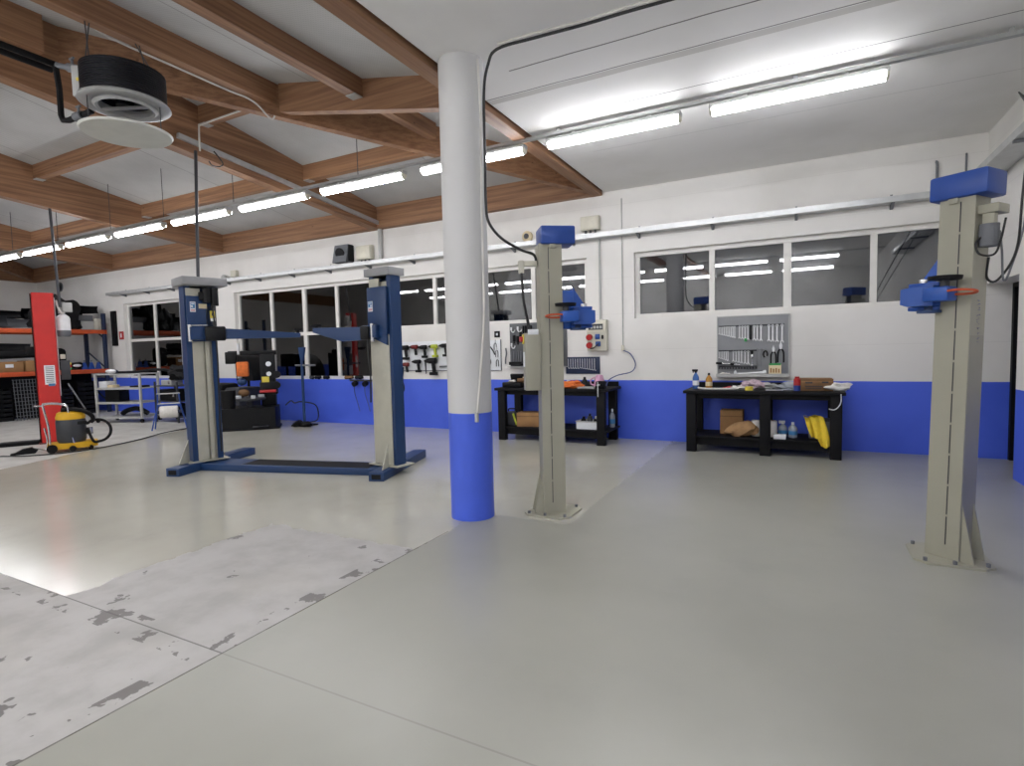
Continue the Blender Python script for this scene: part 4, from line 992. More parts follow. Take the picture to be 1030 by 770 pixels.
# ================================================================== TOOL BOARDS
FY = 9.335           # face of boards near the wall
t = thing('tool_board', 'large grey perforated tool board with two rows of hanging spanners', 'tool board', (-.645, 9.34, 1.08))
b = MB(); b.bb(-1.15, -.135, 9.33, 9.358, 1.10, 2.02, .004); b.build('panel', 'pegboard', t)
b = MB(); b.bb(-1.16, -.125, 9.22, 9.33, 1.085, 1.10); b.bb(-1.16, -.125, 9.215, 9.225, 1.085, 1.135); b.build('ledge', 'light_grey', t, smooth=False)
b = MB(); b.bb(-1.16, -1.145, 9.32, 9.358, 1.09, 2.025); b.bb(-.14, -.125, 9.32, 9.358, 1.09, 2.025); b.bb(-1.16, -.125, 9.32, 9.358, 2.02, 2.035); b.build('frame', 'light_grey', t, smooth=False)
for z in (1.865, 1.48, 1.235):
    b = MB(); b.bb(-1.13, -.2 if z > 1.5 else -.58, 9.318, 9.33, z, z + .022); b.build('hook_rail', 'label_dark', t, smooth=False)
def spanner_mesh(L, w):
    """combination spanner hanging from its ring; origin at the ring, open jaw at the bottom"""
    b = MB(); r = w*.95
    b.lathe([(r*.55, -.004), (r, -.004), (r, .004), (r*.55, .004), (r*.55, -.004)], (0, 0, 0), 14, Matrix.Rotation(PI/2, 4, 'X'))
    b.prism([(-w*.42, -.003, -r*.8), (w*.42, -.003, -r*.8), (w*.5, -.003, -L + w*1.6), (-w*.5, -.003, -L + w*1.6)], (0, .006, 0))
    e = -L + w*1.6
    b.prism([(-w*.5, -.004, e + .004), (w*.5, -.004, e + .004), (w*1.15, -.004, e - w*.7), (w*1.05, -.004, e - w*1.7), (w*.55, -.004, e - w*1.75), (w*.45, -.004, e - w*.85), (0, -.004, e - w*.6),
             (-w*.45, -.004, e - w*.85), (-w*.55, -.004, e - w*1.75), (-w*1.05, -.004, e - w*1.7), (-w*1.15, -.004, e - w*.7)], (0, .008, 0))
    return b
def hang_row(xs, z, L0, L1, w0, w1, group, labels):
    n = len(xs); n_ = 0
    for i, x in enumerate(xs):
        f = i/max(1, n - 1); L = L0 + (L1 - L0)*f; w = w0 + (w1 - w0)*f
        t = thing('spanner', labels[i], 'spanner', (x, 9.308, z), 0, group)
        spanner_mesh(L, w).build('body', 'steel_tool', t, mx=Matrix.Translation((x, 9.308, z)))
O = ['first', 'second', 'third', 'fourth', 'fifth', 'sixth', 'seventh', 'eighth', 'ninth', 'tenth', 'eleventh', 'twelfth', 'thirteenth', 'fourteenth', 'fifteenth', 'sixteenth', 'seventeenth', 'eighteenth', 'nineteenth', 'twentieth']
xs_ = [-1.125 + .0255*i for i in range(10)] + [-.825, -.785, -.745, -.705] + [-.615, -.572, -.520] + [-.41, -.357, -.297, -.228]
xs_ = xs_[:len(xs_)]
labs = ['%s spanner from the left in the upper row of the grey tool board' % (O[i] if i < 20 else 'last') for i in range(len(xs_))]
hang_row(xs_, 1.862, .11, .26, .009, .021, 'spanners in the upper row', labs)
xs2 = [-1.125 + .026*i for i in range(6)] + [-.915, -.875, -.835, -.795, -.745, -.70]
hang_row(xs2, 1.475, .10, .20, .009, .017, 'spanners in the lower row', ['%s spanner from the left in the lower row of the grey tool board' % O[i] for i in range(len(xs2))])
t = thing('wrench', 'shiny steel swivel wrench at the right end of the lower spanner row', 'wrench', (-.645, 9.305, 1.3)); b = MB(); b.ball((-.645, 9.30, 1.40), .02, (1, .6, 1.8)); b.cyl((-.645, 9.30, 1.36), (-.645, 9.30, 1.27), .009, seg=8); b.box((-.645, 9.30, 1.262), (.035, .012, .025), .003); b.build('body', 'chrome', t)
b = MB(); b.box((-.645, 9.30, 1.465), (.035, .02, .06), .005); b.build('holder', 'black_plastic', t)
t = thing('torque_wrench', 'black upright bar hanging between the upper spanners', 'bar tool', (-.665, 9.30, 1.7)); b = MB(); b.cyl((-.665, 9.305, 1.87), (-.665, 9.305, 1.66), .014, seg=10); b.build('bar', 'black_plastic', t)
b = MB(); b.box((-.735, 9.30, 1.655), (.04, .012, .05), .004); tag(b.build('clip', 'green'), 'small green clip hanging under the upper spanner row', 'clip')
for k, (x, lab) in enumerate(((-.575, 'thin steel hook tool right of the lower spanner row, left one'), (-.515, 'thin steel hook tool right of the lower spanner row, right one'))):
    b = MB(); b.tube([(x - .012, 9.305, 1.50), (x, 9.305, 1.515), (x + .012, 9.305, 1.50), (x, 9.305, 1.40), (x, 9.305, 1.24)], .004); tag(b.build('hook_tool', 'mid_grey'), lab, 'hook tool')
t = thing('clamp', 'small black ring clamp hanging on the grey tool board', 'clamp', (-.455, 9.3, 1.43)); b = MB(); b.tube([(-.455 + .028*math.cos(a), 9.30, 1.43 + .05*math.sin(a)) for a in [2*PI*k/10 - .6 for k in range(9)]], .010); b.build('ring', 'black_plastic', t)
def pliers(x, z, s, lab, hm='black_plastic', y=9.313):
    t = thing('pliers', lab, 'pliers', (x, y, z)); b = MB(); b.prism([(x - .012*s, y, z), (x - .018*s, y, z + .05*s), (x, y, z + .095*s), (x + .018*s, y, z + .05*s), (x + .012*s, y, z)], (0, .016, 0)); b.build('jaws', 'steel_tool', t)
    for q in (-1, 1):
        b = MB(); b.tube([(x + q*.008*s, y + .006, z + .005), (x + q*.03*s, y + .006, z - .04*s), (x + q*.032*s, y + .006, z - .16*s)], .009*s); b.build('handle', hm, t)
pliers(-.345, 1.46, 1.1, 'long black handled pliers in the lower right of the tool board'); pliers(-.245, 1.50, 1.25, 'large black handled cutters at the right edge of the tool board')
t = thing('card_box', 'cream card with green top standing on the tool board ledge', 'box', (-.32, 9.27, 1.135)); b = MB(); b.bb(-.405, -.235, 9.24, 9.30, 1.102, 1.27, .003); b.build('card', 'tape_cream', t)
b = MB(); b.bb(-.40, -.24, 9.237, 9.303, 1.262, 1.29); b.build('top_edge', 'green', t)
b = MB(); 
for i in range(4): b.bb(-.385 + .036*i, -.365 + .036*i, 9.2385, 9.2405, 1.15, 1.22 - .01*(i % 2))
b.build('printed_bars', 'cardboard', t)
t = thing('torque_wrench', 'black and steel torque wrench lying across the lower left of the board', 'torque wrench', (-1.0, 9.3, 1.3)); b = MB(); b.cyl((-1.17, 9.295, 1.30), (-1.08, 9.295, 1.297), .018, seg=12); b.cyl((-.96, 9.295, 1.285), (-.90, 9.295, 1.28), .018, seg=12); b.build('grip', 'black_plastic', t)
b = MB(); b.cyl((-1.08, 9.295, 1.297), (-.96, 9.295, 1.285), .012, seg=12); b.cyl((-.90, 9.295, 1.28), (-.82, 9.295, 1.27), .008, seg=10); b.build('shaft', 'chrome', t)
for i in range(14):
    x = -1.12 + .041*i
    t_ = MB(); t_.cyl((x, 9.30, 1.205), (x, 9.30, 1.245), .010 + .0004*i, seg=12)
    tag(t_.build('socket', 'dark_grey'), '%s dark socket from the left in the row above the board ledge' % O[i], 'socket', 'sockets on the tool board')
b = MB(); b.cyl((-.90, 9.27, 1.125), (-.48, 9.28, 1.15), .018, .022, 12); b.cyl((-.48, 9.28, 1.15), (-.44, 9.28, 1.16), .034, seg=14); tag(b.build('breaker_bar', 'steel_tool'), 'long steel breaker bar lying on the tool board ledge', 'breaker bar')
t = thing('glue_tube', 'small white tube standing on the board ledge', 'tube', (-.88, 9.25, 1.1)); b = MB(); b.lathe([(0, 1.10), (.022, 1.10), (.022, 1.16), (.010, 1.185), (0, 1.185)], (-.88, 9.25, 0), 14); b.build('body', 'label_white', t)
crumple('rag', 'pale rag at the left end of the tool board ledge', 'rag', (-1.03, 9.265, 1.10), .055, 'white_cloth', (1.5, .6, .5), .3, seed=31)
# dark board with hex keys right of the near post
t = thing('key_holder', 'dark blue wall board of angled hex keys above the left workbench', 'tool board', (-3.42, 9.34, 1.13)); b = MB(); b.bb(-3.75, -3.11, 9.34, 9.36, 1.13, 1.43, .002); b.build('panel', 'rack_blue', t)
for i in range(12):
    x = -3.70 + .045*i; L = .10 + .007*i if i > 4 else .14
    b = MB(); b.tube([(x, 9.335, 1.40), (x, 9.335, 1.40 - L), (x, 9.335, 1.375 - L), (x + .03, 9.335, 1.365 - L)], .006, smooth=False)
    tag(b.build('hex_key', 'steel_tool'), '%s hex key from the left on the dark blue board' % O[i], 'hex key', 'hex keys on the dark blue board')
# dark board behind the near post
t = thing('tool_board', 'grey tool board partly hidden behind the near lift post', 'tool board', (-4.2, 9.34, 1.28)); b = MB(); b.bb(-4.88, -3.72, 9.335, 9.358, 1.26, 2.08, .004); b.build('panel', 'peg_dark', t)
b = MB(); b.bb(-4.90, -3.70, 9.25, 9.335, 1.255, 1.27); b.build('ledge', 'light_grey', t)
def clampt(x, z, r, lab):
    b = MB(); b.tube([(x + r*math.cos(a), 9.32, z + r*1.3*math.sin(a)) for a in [PI + PI*k/8 for k in range(9)]], .012); b.box((x - r, 9.32, z + .02), (.03, .02, .06)); tag(b.build('puller', 'steel_tool'), lab, 'puller')
clampt(-4.80, 1.96, .035, 'steel puller at the top left of the half hidden tool board'); clampt(-4.66, 1.97, .04, 'steel puller second from the left on the half hidden tool board'); clampt(-4.80, 1.66, .035, 'steel puller in the lower row of the half hidden tool board')
for i, x in enumerate((-4.58, -4.53, -4.48, -4.42)):
    b = MB(); b.cyl((x, 9.315, 2.03), (x, 9.315, 1.88), .018, .014, 10); tag(b.build('chisel', 'black_plastic'), '%s black chisel from the left on the half hidden board' % O[i], 'chisel', 'black chisels')
for i, (x, z) in enumerate(((-4.78, 1.80), (-4.70, 1.78), (-4.64, 1.86))):
    b = MB(); b.box((x, 9.315, z), (.05, .03, .12), .008); b.cyl((x, 9.315, z), (x, 9.315, z - .1), .014, seg=8); tag(b.build('hand_tool', 'black_steel'), ['left', 'middle', 'right'][i] + ' one of three black hand tools on the half hidden board', 'hand tool')
t = thing('holder_box', 'black wire holder at the bottom left of the half hidden tool board', 'holder', (-4.72, 9.28, 1.27)); b = MB(); b.bb(-4.86, -4.60, 9.24, 9.33, 1.30, 1.32); b.bb(-4.86, -4.60, 9.24, 9.25, 1.32, 1.36); b.build('tray', 'black_plastic', t)
b = MB()
for i in range(5): b.cyl((-4.83 + .05*i, 9.28, 1.32), (-4.83 + .05*i, 9.30, 1.56), .014, seg=8)
b.build('rods', 'mid_grey', t)
for x, m, l in ((-3.88, 'green', 'green strap hanging right of the near lift post'), (-3.80, 'peg_dark', 'dark grey strap hanging right of the near lift post')):
    b = MB(); b.tube([(x, 9.31, 1.72), (x + .02, 9.30, 1.6), (x + .01, 9.31, 1.48), (x - .03, 9.31, 1.36)], .014); tag(b.build('strap', m), l, 'strap')
# small white boards
t = thing('tool_board', 'small white tool board right of the white column', 'tool board', (-5.25, 9.34, 1.2)); b = MB(); b.bb(-5.55, -5.08, 9.343, 9.358, 1.20, 1.78, .003); b.build('panel', 'label_white', t)
b = MB(); b.bb(-5.09, -5.08, 9.335, 9.358, 1.19, 1.79); b.bb(-5.55, -5.08, 9.335, 9.358, 1.19, 1.20); b.build('frame', 'mid_grey', t)
t = thing('sign', 'small black square sign with a pale mark above the small white board', 'sign', (-5.16, 9.35, 1.84)); b = MB(); b.box((-5.16, 9.35, 1.89), (.12, .012, .12), .003); b.build('plate', 'black_plastic', t)
b = MB(); b.box((-5.16, 9.342, 1.89), (.04, .006, .045)); b.build('mark', 'label_white', t)
pliers(-5.20, 1.72, .8, 'pliers at the top of the small white tool board', 'dark_grey', 9.327); pliers(-5.17, 1.58, .8, 'pliers in the middle of the small white tool board', 'dark_grey', 9.327); pliers(-5.16, 1.40, .8, 'pliers at the bottom right of the small white tool board', 'black_plastic', 9.327)
tag(MB().tube([(-5.36, 9.31, 1.72), (-5.30, 9.30, 1.66), (-5.24, 9.31, 1.58), (-5.2, 9.31, 1.5)], .012).build('pry_bar', 'black_steel'), 'slanting black bar on the small white tool board', 'bar tool')
tag(MB().tube([(-5.34, 9.328, 1.45), (-5.31, 9.326, 1.36), (-5.34, 9.326, 1.28), (-5.36, 9.328, 1.21)], .017).build('clamp', 'black_plastic'), 'black curved clamp at the bottom left of the small white board', 'clamp')
tag(MB().tube([(-4.97, 9.33, 1.62), (-4.955, 9.325, 1.52), (-4.975, 9.325, 1.42), (-4.98, 9.33, 1.32)], .014).build('wall_strap', 'mid_grey'), 'grey strap on the wall right of the small white tool board', 'strap')
# board of cordless tools
t = thing('tool_board', 'white board of hanging cordless tools left of the white column', 'tool board', (-6.7, 9.34, 1.18)); b = MB(); b.bb(-7.5, -5.85, 9.343, 9.358, 1.20, 1.80, .003); b.build('panel', 'label_white', t)
b = MB(); b.bb(-7.5, -5.85, 9.33, 9.358, 1.19, 1.205); b.build('lower_edge', 'mid_grey', t)
def drill(x, z, s, m, lab, battery=True, name='cordless_drill', slim=False):
    t = thing(name, lab, 'cordless tool', (x, 9.28, z - .2*s)); y = 9.27
    b = MB(); b.cyl((x - .02*s, y, z), (x + .10*s, y, z), .042*s, .045*s, 16); b.ball((x + .10*s, y, z), .045*s, (.5, 1, 1)); b.build('motor_housing', m, t)
    b = MB(); b.cyl((x - .02*s, y, z), (x - .06*s, y, z), .036*s, .03*s, 14); b.cyl((x - .06*s, y, z), (x - .10*s, y, z), .026*s, .016*s, 12); b.build('chuck', 'black_plastic', t)
    b = MB(); b.bar((x + .055*s, y, z - .03*s), (x + .075*s, y, z - .17*s), .045*s, .05*s, .01*s); b.build('grip', 'black_plastic' if m != 'lime' else 'lime', t)
    if battery:
        b = MB(); b.box((x + .06*s, y, z - .195*s), (.12*s, .07*s, .05*s), .01*s); b.build('battery', 'black_plastic' if m != 'lime' else 'lime', t)
    b = MB(); b.cyl((x + .04*s, y + .02, z + .0), (x + .04*s, 9.352, z + .0), .008, seg=8); b.build('hook', 'steel_tool', t)
S = 1.0
drill(-7.38, 1.68, 1.15, 'black_plastic', 'black cordless drill at the top left of the white tool board')
drill(-7.12, 1.69, S, 'dark_red', 'dark red cordless drill in the top row', battery=False); drill(-6.89, 1.68, S, 'black_plastic', 'black cordless drill in the top row between the red and yellow green ones')
drill(-6.63, 1.69, S, 'lime', 'yellow green cordless drill in the top row of the white board'); drill(-6.37, 1.70, S, 'black_plastic', 'black cordless drill half hidden by the white column')
drill(-7.36, 1.33, S*.95, 'dark_red', 'dark red cordless drill in the lower row of the white board', battery=False); drill(-7.06, 1.385, S, 'black_plastic', 'black cordless drill in the lower row of the white board')
drill(-6.70, 1.40, 1.35, 'black_plastic', 'large black impact wrench low on the white board beside the column', name='impact_wrench')
tag(MB().cyl((-6.86, 9.325, 1.42), (-6.86, 9.340, 1.13), .022, .008, 10).build('air_nozzle', 'dark_grey'), 'slim dark nozzle hanging left of the large impact wrench', 'nozzle')
tag(MB().bar((-6.50, 9.32, 1.275), (-6.2, 9.32, 1.285), .03, .035, .004).build('steel_bar', 'peg_dark'), 'dark flat bar right of the large impact wrench', 'bar tool')
t = thing('air_gun', 'black air gun hung with a looped hose beside the right blue post', 'air gun', (-7.5, 9.25, 1.1)); b = MB(); b.bar((-7.50, 9.322, 1.05), (-7.46, 9.322, 1.28), .06, .075, .015); b.cyl((-7.58, 9.32, 1.13), (-7.48, 9.32, 1.13), .02, seg=10); b.build('body', 'black_plastic', t)
b = MB(); b.tube([(-7.55, 9.28, 1.10), (-7.46, 9.25, 1.02), (-7.38, 9.24, .92), (-7.37, 9.24, .80), (-7.45, 9.25, .70), (-7.6, 9.27, .62), (-7.75, 9.28, .6)], .014); b.build('hose', 'cable_black', t)
# things along the sill behind the right blue post
for i, (x, w, m, l) in enumerate(((-10.22, .10, 'dark_grey', 'small dark part on the window sill, first from the left'), (-10.02, .16, 'black_plastic', 'small black tool on the window sill, second from the left'), (-9.75, .15, 'black_steel', 'small dark tool on the window sill, third from the left'),
        (-9.05, .22, 'cardboard_dark', 'small brown tool on the window sill left of the right blue post'), (-8.75, .2, 'black_plastic', 'small black tool on the window sill nearest the right blue post'))):
    t = thing('sill_tool', l, 'tool', (x, 9.40, 1.0)); b = MB(); b.cyl((x - w/2, 9.41, 1.045), (x + w/2, 9.41, 1.05), .042, .03, 12); b.build('body', m, t); b = MB(); b.bar((x, 9.41, 1.04), (x + .05, 9.40, 1.005), .04, .05, .006); b.build('grip', 'black_plastic', t)
t = thing('air_hose_reel', 'black hose couplings hanging on the blue wall behind the right blue post', 'hose couplings', (-8.6, 9.3, .8))
b = MB(); b.bb(-8.95, -8.1, 9.31, 9.358, .965, 1.0, .006); b.build('rail', 'dark_grey', t)
for x in (-8.75, -8.45):
    b = MB(); b.cyl((x, 9.30, .93), (x, 9.22, .90), .06, seg=16); b.build('coupling', 'black_plastic', t)
    b = MB(); b.tube([(x, 9.24, .86), (x - .03, 9.28, .7), (x + .02, 9.3, .5), (x + .08, 9.3, .3)], .009); b.build('hose', 'cable_blue', t)
# ================================================================== CLEANER, CART, TYRE CHANGER
va = math.atan2(.92, .385)
t = thing('floor_cleaner', 'yellow and grey wet vacuum cleaner on wheels in front of the red post', 'vacuum cleaner', (-11.42, 5.02, 0), va)
mx = Matrix.Translation((-11.42, 5.02, 0)) @ rz(va)         # local x = image right, -y = towards the room
def V(b, n, m, p=t): return b.build(n, m, p, mx=mx)
b = MB(); b.prism([(x, y, .05) for x, y in ((-.32, -.19), (.22, -.19), (.36, -.10), (.36, .10), (.22, .19), (-.32, .19))], (0, 0, .10)); V(b, 'base', 'yellow')
b = MB(); b.lathe([(.19, .15), (.21, .2), (.215, .52), (.20, .56)], (0, 0, 0), 32); V(b, 'tank', 'dark_grey')
b = MB(); b.lathe([(.205, .555), (.215, .58), (.19, .67), (.15, .69), (0, .70)], (0, 0, 0), 32); V(b, 'motor_head', 'yellow')
b = MB(); b.box((0, 0, .70), (.26, .14, .05), .02); V(b, 'head_cover', 'black_plastic')
for x, y, r in ((-.28, -.2, .075), (-.28, .2, .075), (.0, -.2, .05), (.25, -.16, .04), (.25, .16, .04)):
    b = MB(); b.cyl((x, y - .02, r), (x, y + .02, r), r, seg=20); V(b, 'wheel', 'black_rubber')
for y in (-.15, .15):
    b = MB(); b.tube([(-.30, y, .12), (-.31, y, .45), (-.36, y, .80), (-.34, y, .84), (-.2, y, .84), (-.06, y, .80), (-.03, y, .72), (-.02, y*1.25, .4), (.02, y*1.35, .15)], .014); V(b, 'frame_tube', 'chrome')
b = MB(); b.cyl((-.36, -.15, .80), (-.36, .15, .80), .014, seg=10); b.cyl((-.36, -.15, .82), (-.48, -.15, .83), .013, seg=10); V(b, 'handle', 'chrome')
b = MB(); b.tube([(-.12, -.1, .73), (.05, -.14, .73), (.2, -.14, .68), (.29, -.12, .60), (.31, -.1, .52), (.27, -.1, .48)], .036); V(b, 'hose', 'black_rubber')
b = MB(); R = .19; b.tube([(.22, -.12, .46)] + [(.37 + R*math.cos(a), -.10 + .1*math.sin(a*.5), .32 + R*math.sin(a)) for a in [2.0 - k*.5 for k in range(9)]] + [(.22, -.13, .38)], .024); V(b, 'hose_loop', 'black_rubber')
b = MB(); b.box((.15, -.17, .49), (.14, .06, .06), .012); V(b, 'latch', 'black_plastic')
b = MB(); b.cyl((.22, .1, .70), (.0, .12, 1.18), .012, seg=8); V(b, 'wand', 'mid_grey')
b = MB(); b.cyl((.255, .0, .26), (.255, .0, .38), .05, seg=16); V(b, 'fitting', 'chrome')
t = thing('floor_nozzle', 'black floor nozzle lying left of the yellow cleaner', 'nozzle', (-11.72, 4.45, 0), va); mx2 = Matrix.Translation((-11.75, 4.50, 0)) @ rz(va)
b = MB(); b.prism([(-.22, -.05, .0), (.10, -.05, .0), (.14, -.05, .05), (.06, -.05, .11), (-.06, -.05, .09), (-.16, -.05, .035), (-.22, -.05, .025)], (0, .12, 0)); b.build('head', 'black_plastic', t, mx=mx2)
b = MB(); b.tube([(.05, 0, .10), (.16, 0, .06), (.24, .01, .05), (.27, .02, .2), (.24, .02, .42)], .013); b.build('pipe', 'chrome', t, mx=mx2)
tag(MB().tube([(-11.6, 3.7, .012), (-11.9, 4.1, .012), (-11.45, 4.35, .012), (-11.15, 4.75, .012), (-11.1, 5.3, .012), (-11.4, 6.1, .012), (-11.9, 6.9, .012), (-12.1, 7.6, .012)], .010).build('floor_cable', 'cable_black'), 'black cable snaking across the floor behind the yellow cleaner', 'cable')

# shelf trolley
ca = math.atan2(.37, 1.2)
t = thing('shelf_trolley', 'pale metal shelf trolley on castors in front of the storage rack', 'trolley', (-15.0, 7.9, 0), ca); mx = Matrix.Translation((-15.61, 7.45, 0)) @ rz(ca); W, D = 1.28, .55
def V(b, n, m, p=t): return b.build(n, m, p, mx=mx)
for x in (0, W):
    for y in (0, D):
        b = MB(); b.bb(x - .025, x + .025, y - .025, y + .025, .10, 1.22, .004); V(b, 'upright', 'light_grey')
        b = MB(); b.cyl((x, y - .018, .05), (x, y + .018, .05), .05, seg=16); b.box((x, y, .095), (.03, .03, .04)); V(b, 'castor', 'black_rubber')
for z in (.14, .50, .86): 
    b = MB(); b.bb(0, W, 0, D, z - .02, z, .003); b.bb(0, W, -.012, 0, z - .035, z + .02); b.bb(0, W, D, D + .012, z - .035, z + .02); V(b, 'shelf', 'light_grey')
b = MB(); b.bb(0, W, -.02, .02, 1.19, 1.22); b.bb(0, W, D - .02, D + .02, 1.19, 1.22); b.bb(-.02, .02, 0, D, 1.19, 1.22); b.bb(W - .02, W + .02, 0, D, 1.19, 1.22); V(b, 'top_frame', 'light_grey')
def on(x, y, z): return mx @ Vector((x, y, z))
for (x, y, z, d, m, l) in ((.12, .2, .86, (.22, .25, .17), 'label_white', 'white box at the left of the trolley upper shelf'), (.33, .18, .86, (.16, .2, .08), 'tape_cream', 'flat yellowish box beside the white box on the trolley'), (.98, .3, .86, (.3, .3, .05), 'black_plastic', 'flat black case on the trolley upper shelf')):
    c = on(x, y, z + d[2]/2); box_thing('small_box', l, 'box', c, d, m, ca)
c = on(.85, .28, .14); 
b = MB(); rnd = random.Random(5); b.tube([on(.45, .28, .2), on(.6, .25, .27), on(.85, .28, .33), on(1.1, .25, .27), on(1.2, .28, .2)], .06, 10); tag(b.build('bumper', 'black_plastic'), 'curved black car bumper on the bottom shelf of the trolley', 'bumper')
b = MB(); b.box(on(.3, .3, .68), (.42, .3, .34), .01, ca); tag(b.build('dark_box', 'black_plastic'), 'dark box on the middle shelf of the trolley', 'box')
b = MB(); b.tube([on(.35, .25, 1.24), on(.7, .22, 1.245), on(1.1, .22, 1.26), on(1.5, .3, 1.30), on(1.9, .4, 1.24), on(2.0, .5, 1.1)], .035); tag(b.build('trim_strip', 'black_plastic'), 'long black car trim strip lying across the trolley top', 'car trim')
t = thing('headlamp', 'pale car headlamp on the top left of the trolley', 'headlamp', on(.3, .1, 1.22)); b = MB(); b.ball(on(.34, .12, 1.28), .12, (1.6, .7, .5)); b.build('lens', 'bottle_white', t)
b = MB(); b.ball(on(.34, .2, 1.27), .11, (1.5, .7, .5)); b.build('housing', 'rack_blue', t)

# black side trolley and heap behind
t = thing('tool_trolley', 'dark open frame trolley between the pale trolley and the blue stand', 'trolley', (-13.7, 8.4, 0)); 
for x in (-14.25, -13.35):
    for y in (8.1, 8.6):
        b = MB(); b.bb(x - .018, x + .018, y - .018, y + .018, 0, 1.0); b.build('upright', 'dark_grey', t)
for z in (.12, .5, .88):
    b = MB(); b.bb(-14.25, -13.35, 8.1, 8.6, z, z + .025); b.build('shelf', 'dark_grey', t)
for (x, z, d, m, l) in ((-13.95, .905, (.42, .3, .13), 'light_grey', 'pale carton on top of the dark frame trolley'), (-13.8, .525, (.7, .4, .28), 'black_plastic', 'black case on the middle shelf of the dark frame trolley'), (-13.8, .145, (.7, .4, .3), 'black_plastic', 'black case on the lowest shelf of the dark frame trolley')):
    t = thing('case', l, 'case', (x, 8.35, z)); b = MB(); b.box((x, 8.35, z + d[2]/2), d, .012); b.build('shell', m, t); b = MB(); b.box((x + d[0]*.3, 8.35 - d[1]/2 - .004, z + d[2]*.5), (.07, .01, .07), .004); b.build('latch', 'chrome', t)
b = MB(); b.ball((-13.6, 8.4, 1.12), .26, (1.5, .9, .9)); bm_ = b.bm
tag(crumple('jacket', '', '', (-13.62, 8.4, 1.035), .28, 'black_rubber', (1.3, .9, .75), .3, seed=41), 'black jacket heaped on top of the pale carton', 'jacket'); b.bm.free()
t = thing('seat', 'black padded car seat part behind the blue paper stand', 'car seat', (-12.7, 8.6, .6)); 
b = MB(); b.box((-12.55, 8.55, .84), (1.15, .5, .22), .09); b.build('cushion', 'black_rubber', t); b = MB(); b.box((-12.5, 8.6, .37), (1.0, .45, .72), .05); b.build('frame', 'black_steel', t)
# paper roll on its blue stand
t = thing('roll_stand', 'blue tube stand holding a white paper roll beside the left blue post', 'stand', (-12.36, 7.30, 0), .9); mx = Matrix.Translation((-12.36, 7.30, 0)) @ rz(.95)
def V(b, n, m, p=t): return b.build(n, m, p, mx=mx)
for s in (-1, 1):
    b = MB(); b.tube([(s*.20, .0, .80), (s*.22, .0, .5), (s*.27, -.05, .3), (s*.33, -.12, .01)], .014); V(b, 'leg', 'lift_blue')
    b = MB(); b.tube([(s*.20, .02, .62), (s*.26, .16, .3), (s*.31, .26, .01)], .014); V(b, 'leg', 'lift_blue')
b = MB(); b.cyl((-.22, 0, .80), (.22, 0, .80), .014); b.cyl((-.21, 0, .58), (.21, 0, .58), .014); V(b, 'crossbar', 'light_grey'); b = MB(); b.box((0, 0, .54), (.4, .02, .08), .006); V(b, 'holder_plate', 'lift_blue')
t2 = thing('paper_roll', 'big white paper roll lying across the blue tube stand', 'paper roll', (-12.36, 7.30, .4), .95); b = MB(); b.lathe([(.04, -.17), (.12, -.17), (.13, -.15), (.13, .15), (.12, .17), (.04, .17), (.04, -.17)], (0, -.05, .40), 28, Matrix.Rotation(PI/2, 4, 'Y')); b.build('paper', 'white_cloth', t2, mx=mx)
b = MB(); b.cyl((-.22, -.05, .40), (.24, -.05, .40), .035, seg=12); b.build('core', 'rack_blue', t2, mx=mx)
t = thing('bucket', 'blue plastic bucket half hidden behind the left blue post', 'bucket', (-12.0, 7.9, 0)); b = MB(); b.lathe([(0, 0), (.16, 0), (.20, .36), (.215, .36), (.215, .40), (.19, .40), (.15, .03), (0, .03)], (-12.0, 7.9, 0), 28); b.build('body', 'arm_blue', t)
b = MB(); b.tube([(-12.2, 7.9, .37), (-12.15, 7.75, .28), (-12.0, 7.68, .25), (-11.85, 7.75, .28), (-11.8, 7.9, .37)], .008); b.build('handle', 'mid_grey', t)

# tyre changer
tx, ty = -10.62, 8.15
t = thing('tyre_changer', 'black tyre changing machine with orange tip and square base by the window', 'tyre changer', (tx, ty, 0)); mx = Matrix.Translation((tx, ty, 0)) @ rz(.80)
def V(b, n, m, p=t): return b.build(n, m, p, mx=mx)
b = MB(); b.prism([(x, y, .02) for x, y in ((-.62, -.35), (.42, -.35), (.47, -.2), (.47, .35), (-.62, .35))], (0, 0, .45)); V(b, 'base_cabinet', 'black_plastic')
b = MB(); b.bb(-.65, .50, -.38, .38, 0, .03, .004); b.build('base_plate', 'black_steel', t, mx=mx)
b = MB()
for i in range(3): b.box((.10 + .05*i, -.40, .07), (.26 - .05*i, .10, .03), .006); 
V(b, 'pedals', 'dark_grey')
b = MB(); b.lathe([(.06, .47), (.08, .6), (.30, .62), (.33, .65), (.33, .67), (0, .68)], (-.1, -.05, 0), 28); V(b, 'turntable', 'dark_grey')
for k in range(4):
    a = k*PI/2 + .4; b = MB(); b.box((-.1 + .24*math.cos(a), -.05 + .24*math.sin(a), .70), (.12, .07, .07), .01, a); V(b, 'jaw', 'steel_tool')
b = MB(); b.bb(.12, .42, .05, .33, .47, 1.62, .02); V(b, 'column', 'black_plastic')
b = MB(); b.bb(.10, .46, .03, .36, .72, 1.0, .02); V(b, 'column_head', 'black_plastic')
b = MB(); b.bb(-.52, .46, .12, .24, 1.60, 1.70, .015); b.bb(-.56, -.34, .02, .18, 1.42, 1.68, .02); V(b, 'swing_arm', 'black_plastic')
b = MB(); b.cyl((-.30, .1, 1.62), (-.30, .1, 1.86), .03, seg=12); b.cyl((-.30, .1, 1.10), (-.30, .1, 1.45), .045, seg=14); V(b, 'tool_shaft', 'steel_tool')
b = MB(); b.box((-.22, .02, 1.30), (.24, .14, .32), .03); V(b, 'mount_head', 'orange_cloth')['label'] = 'orange plastic mount head'
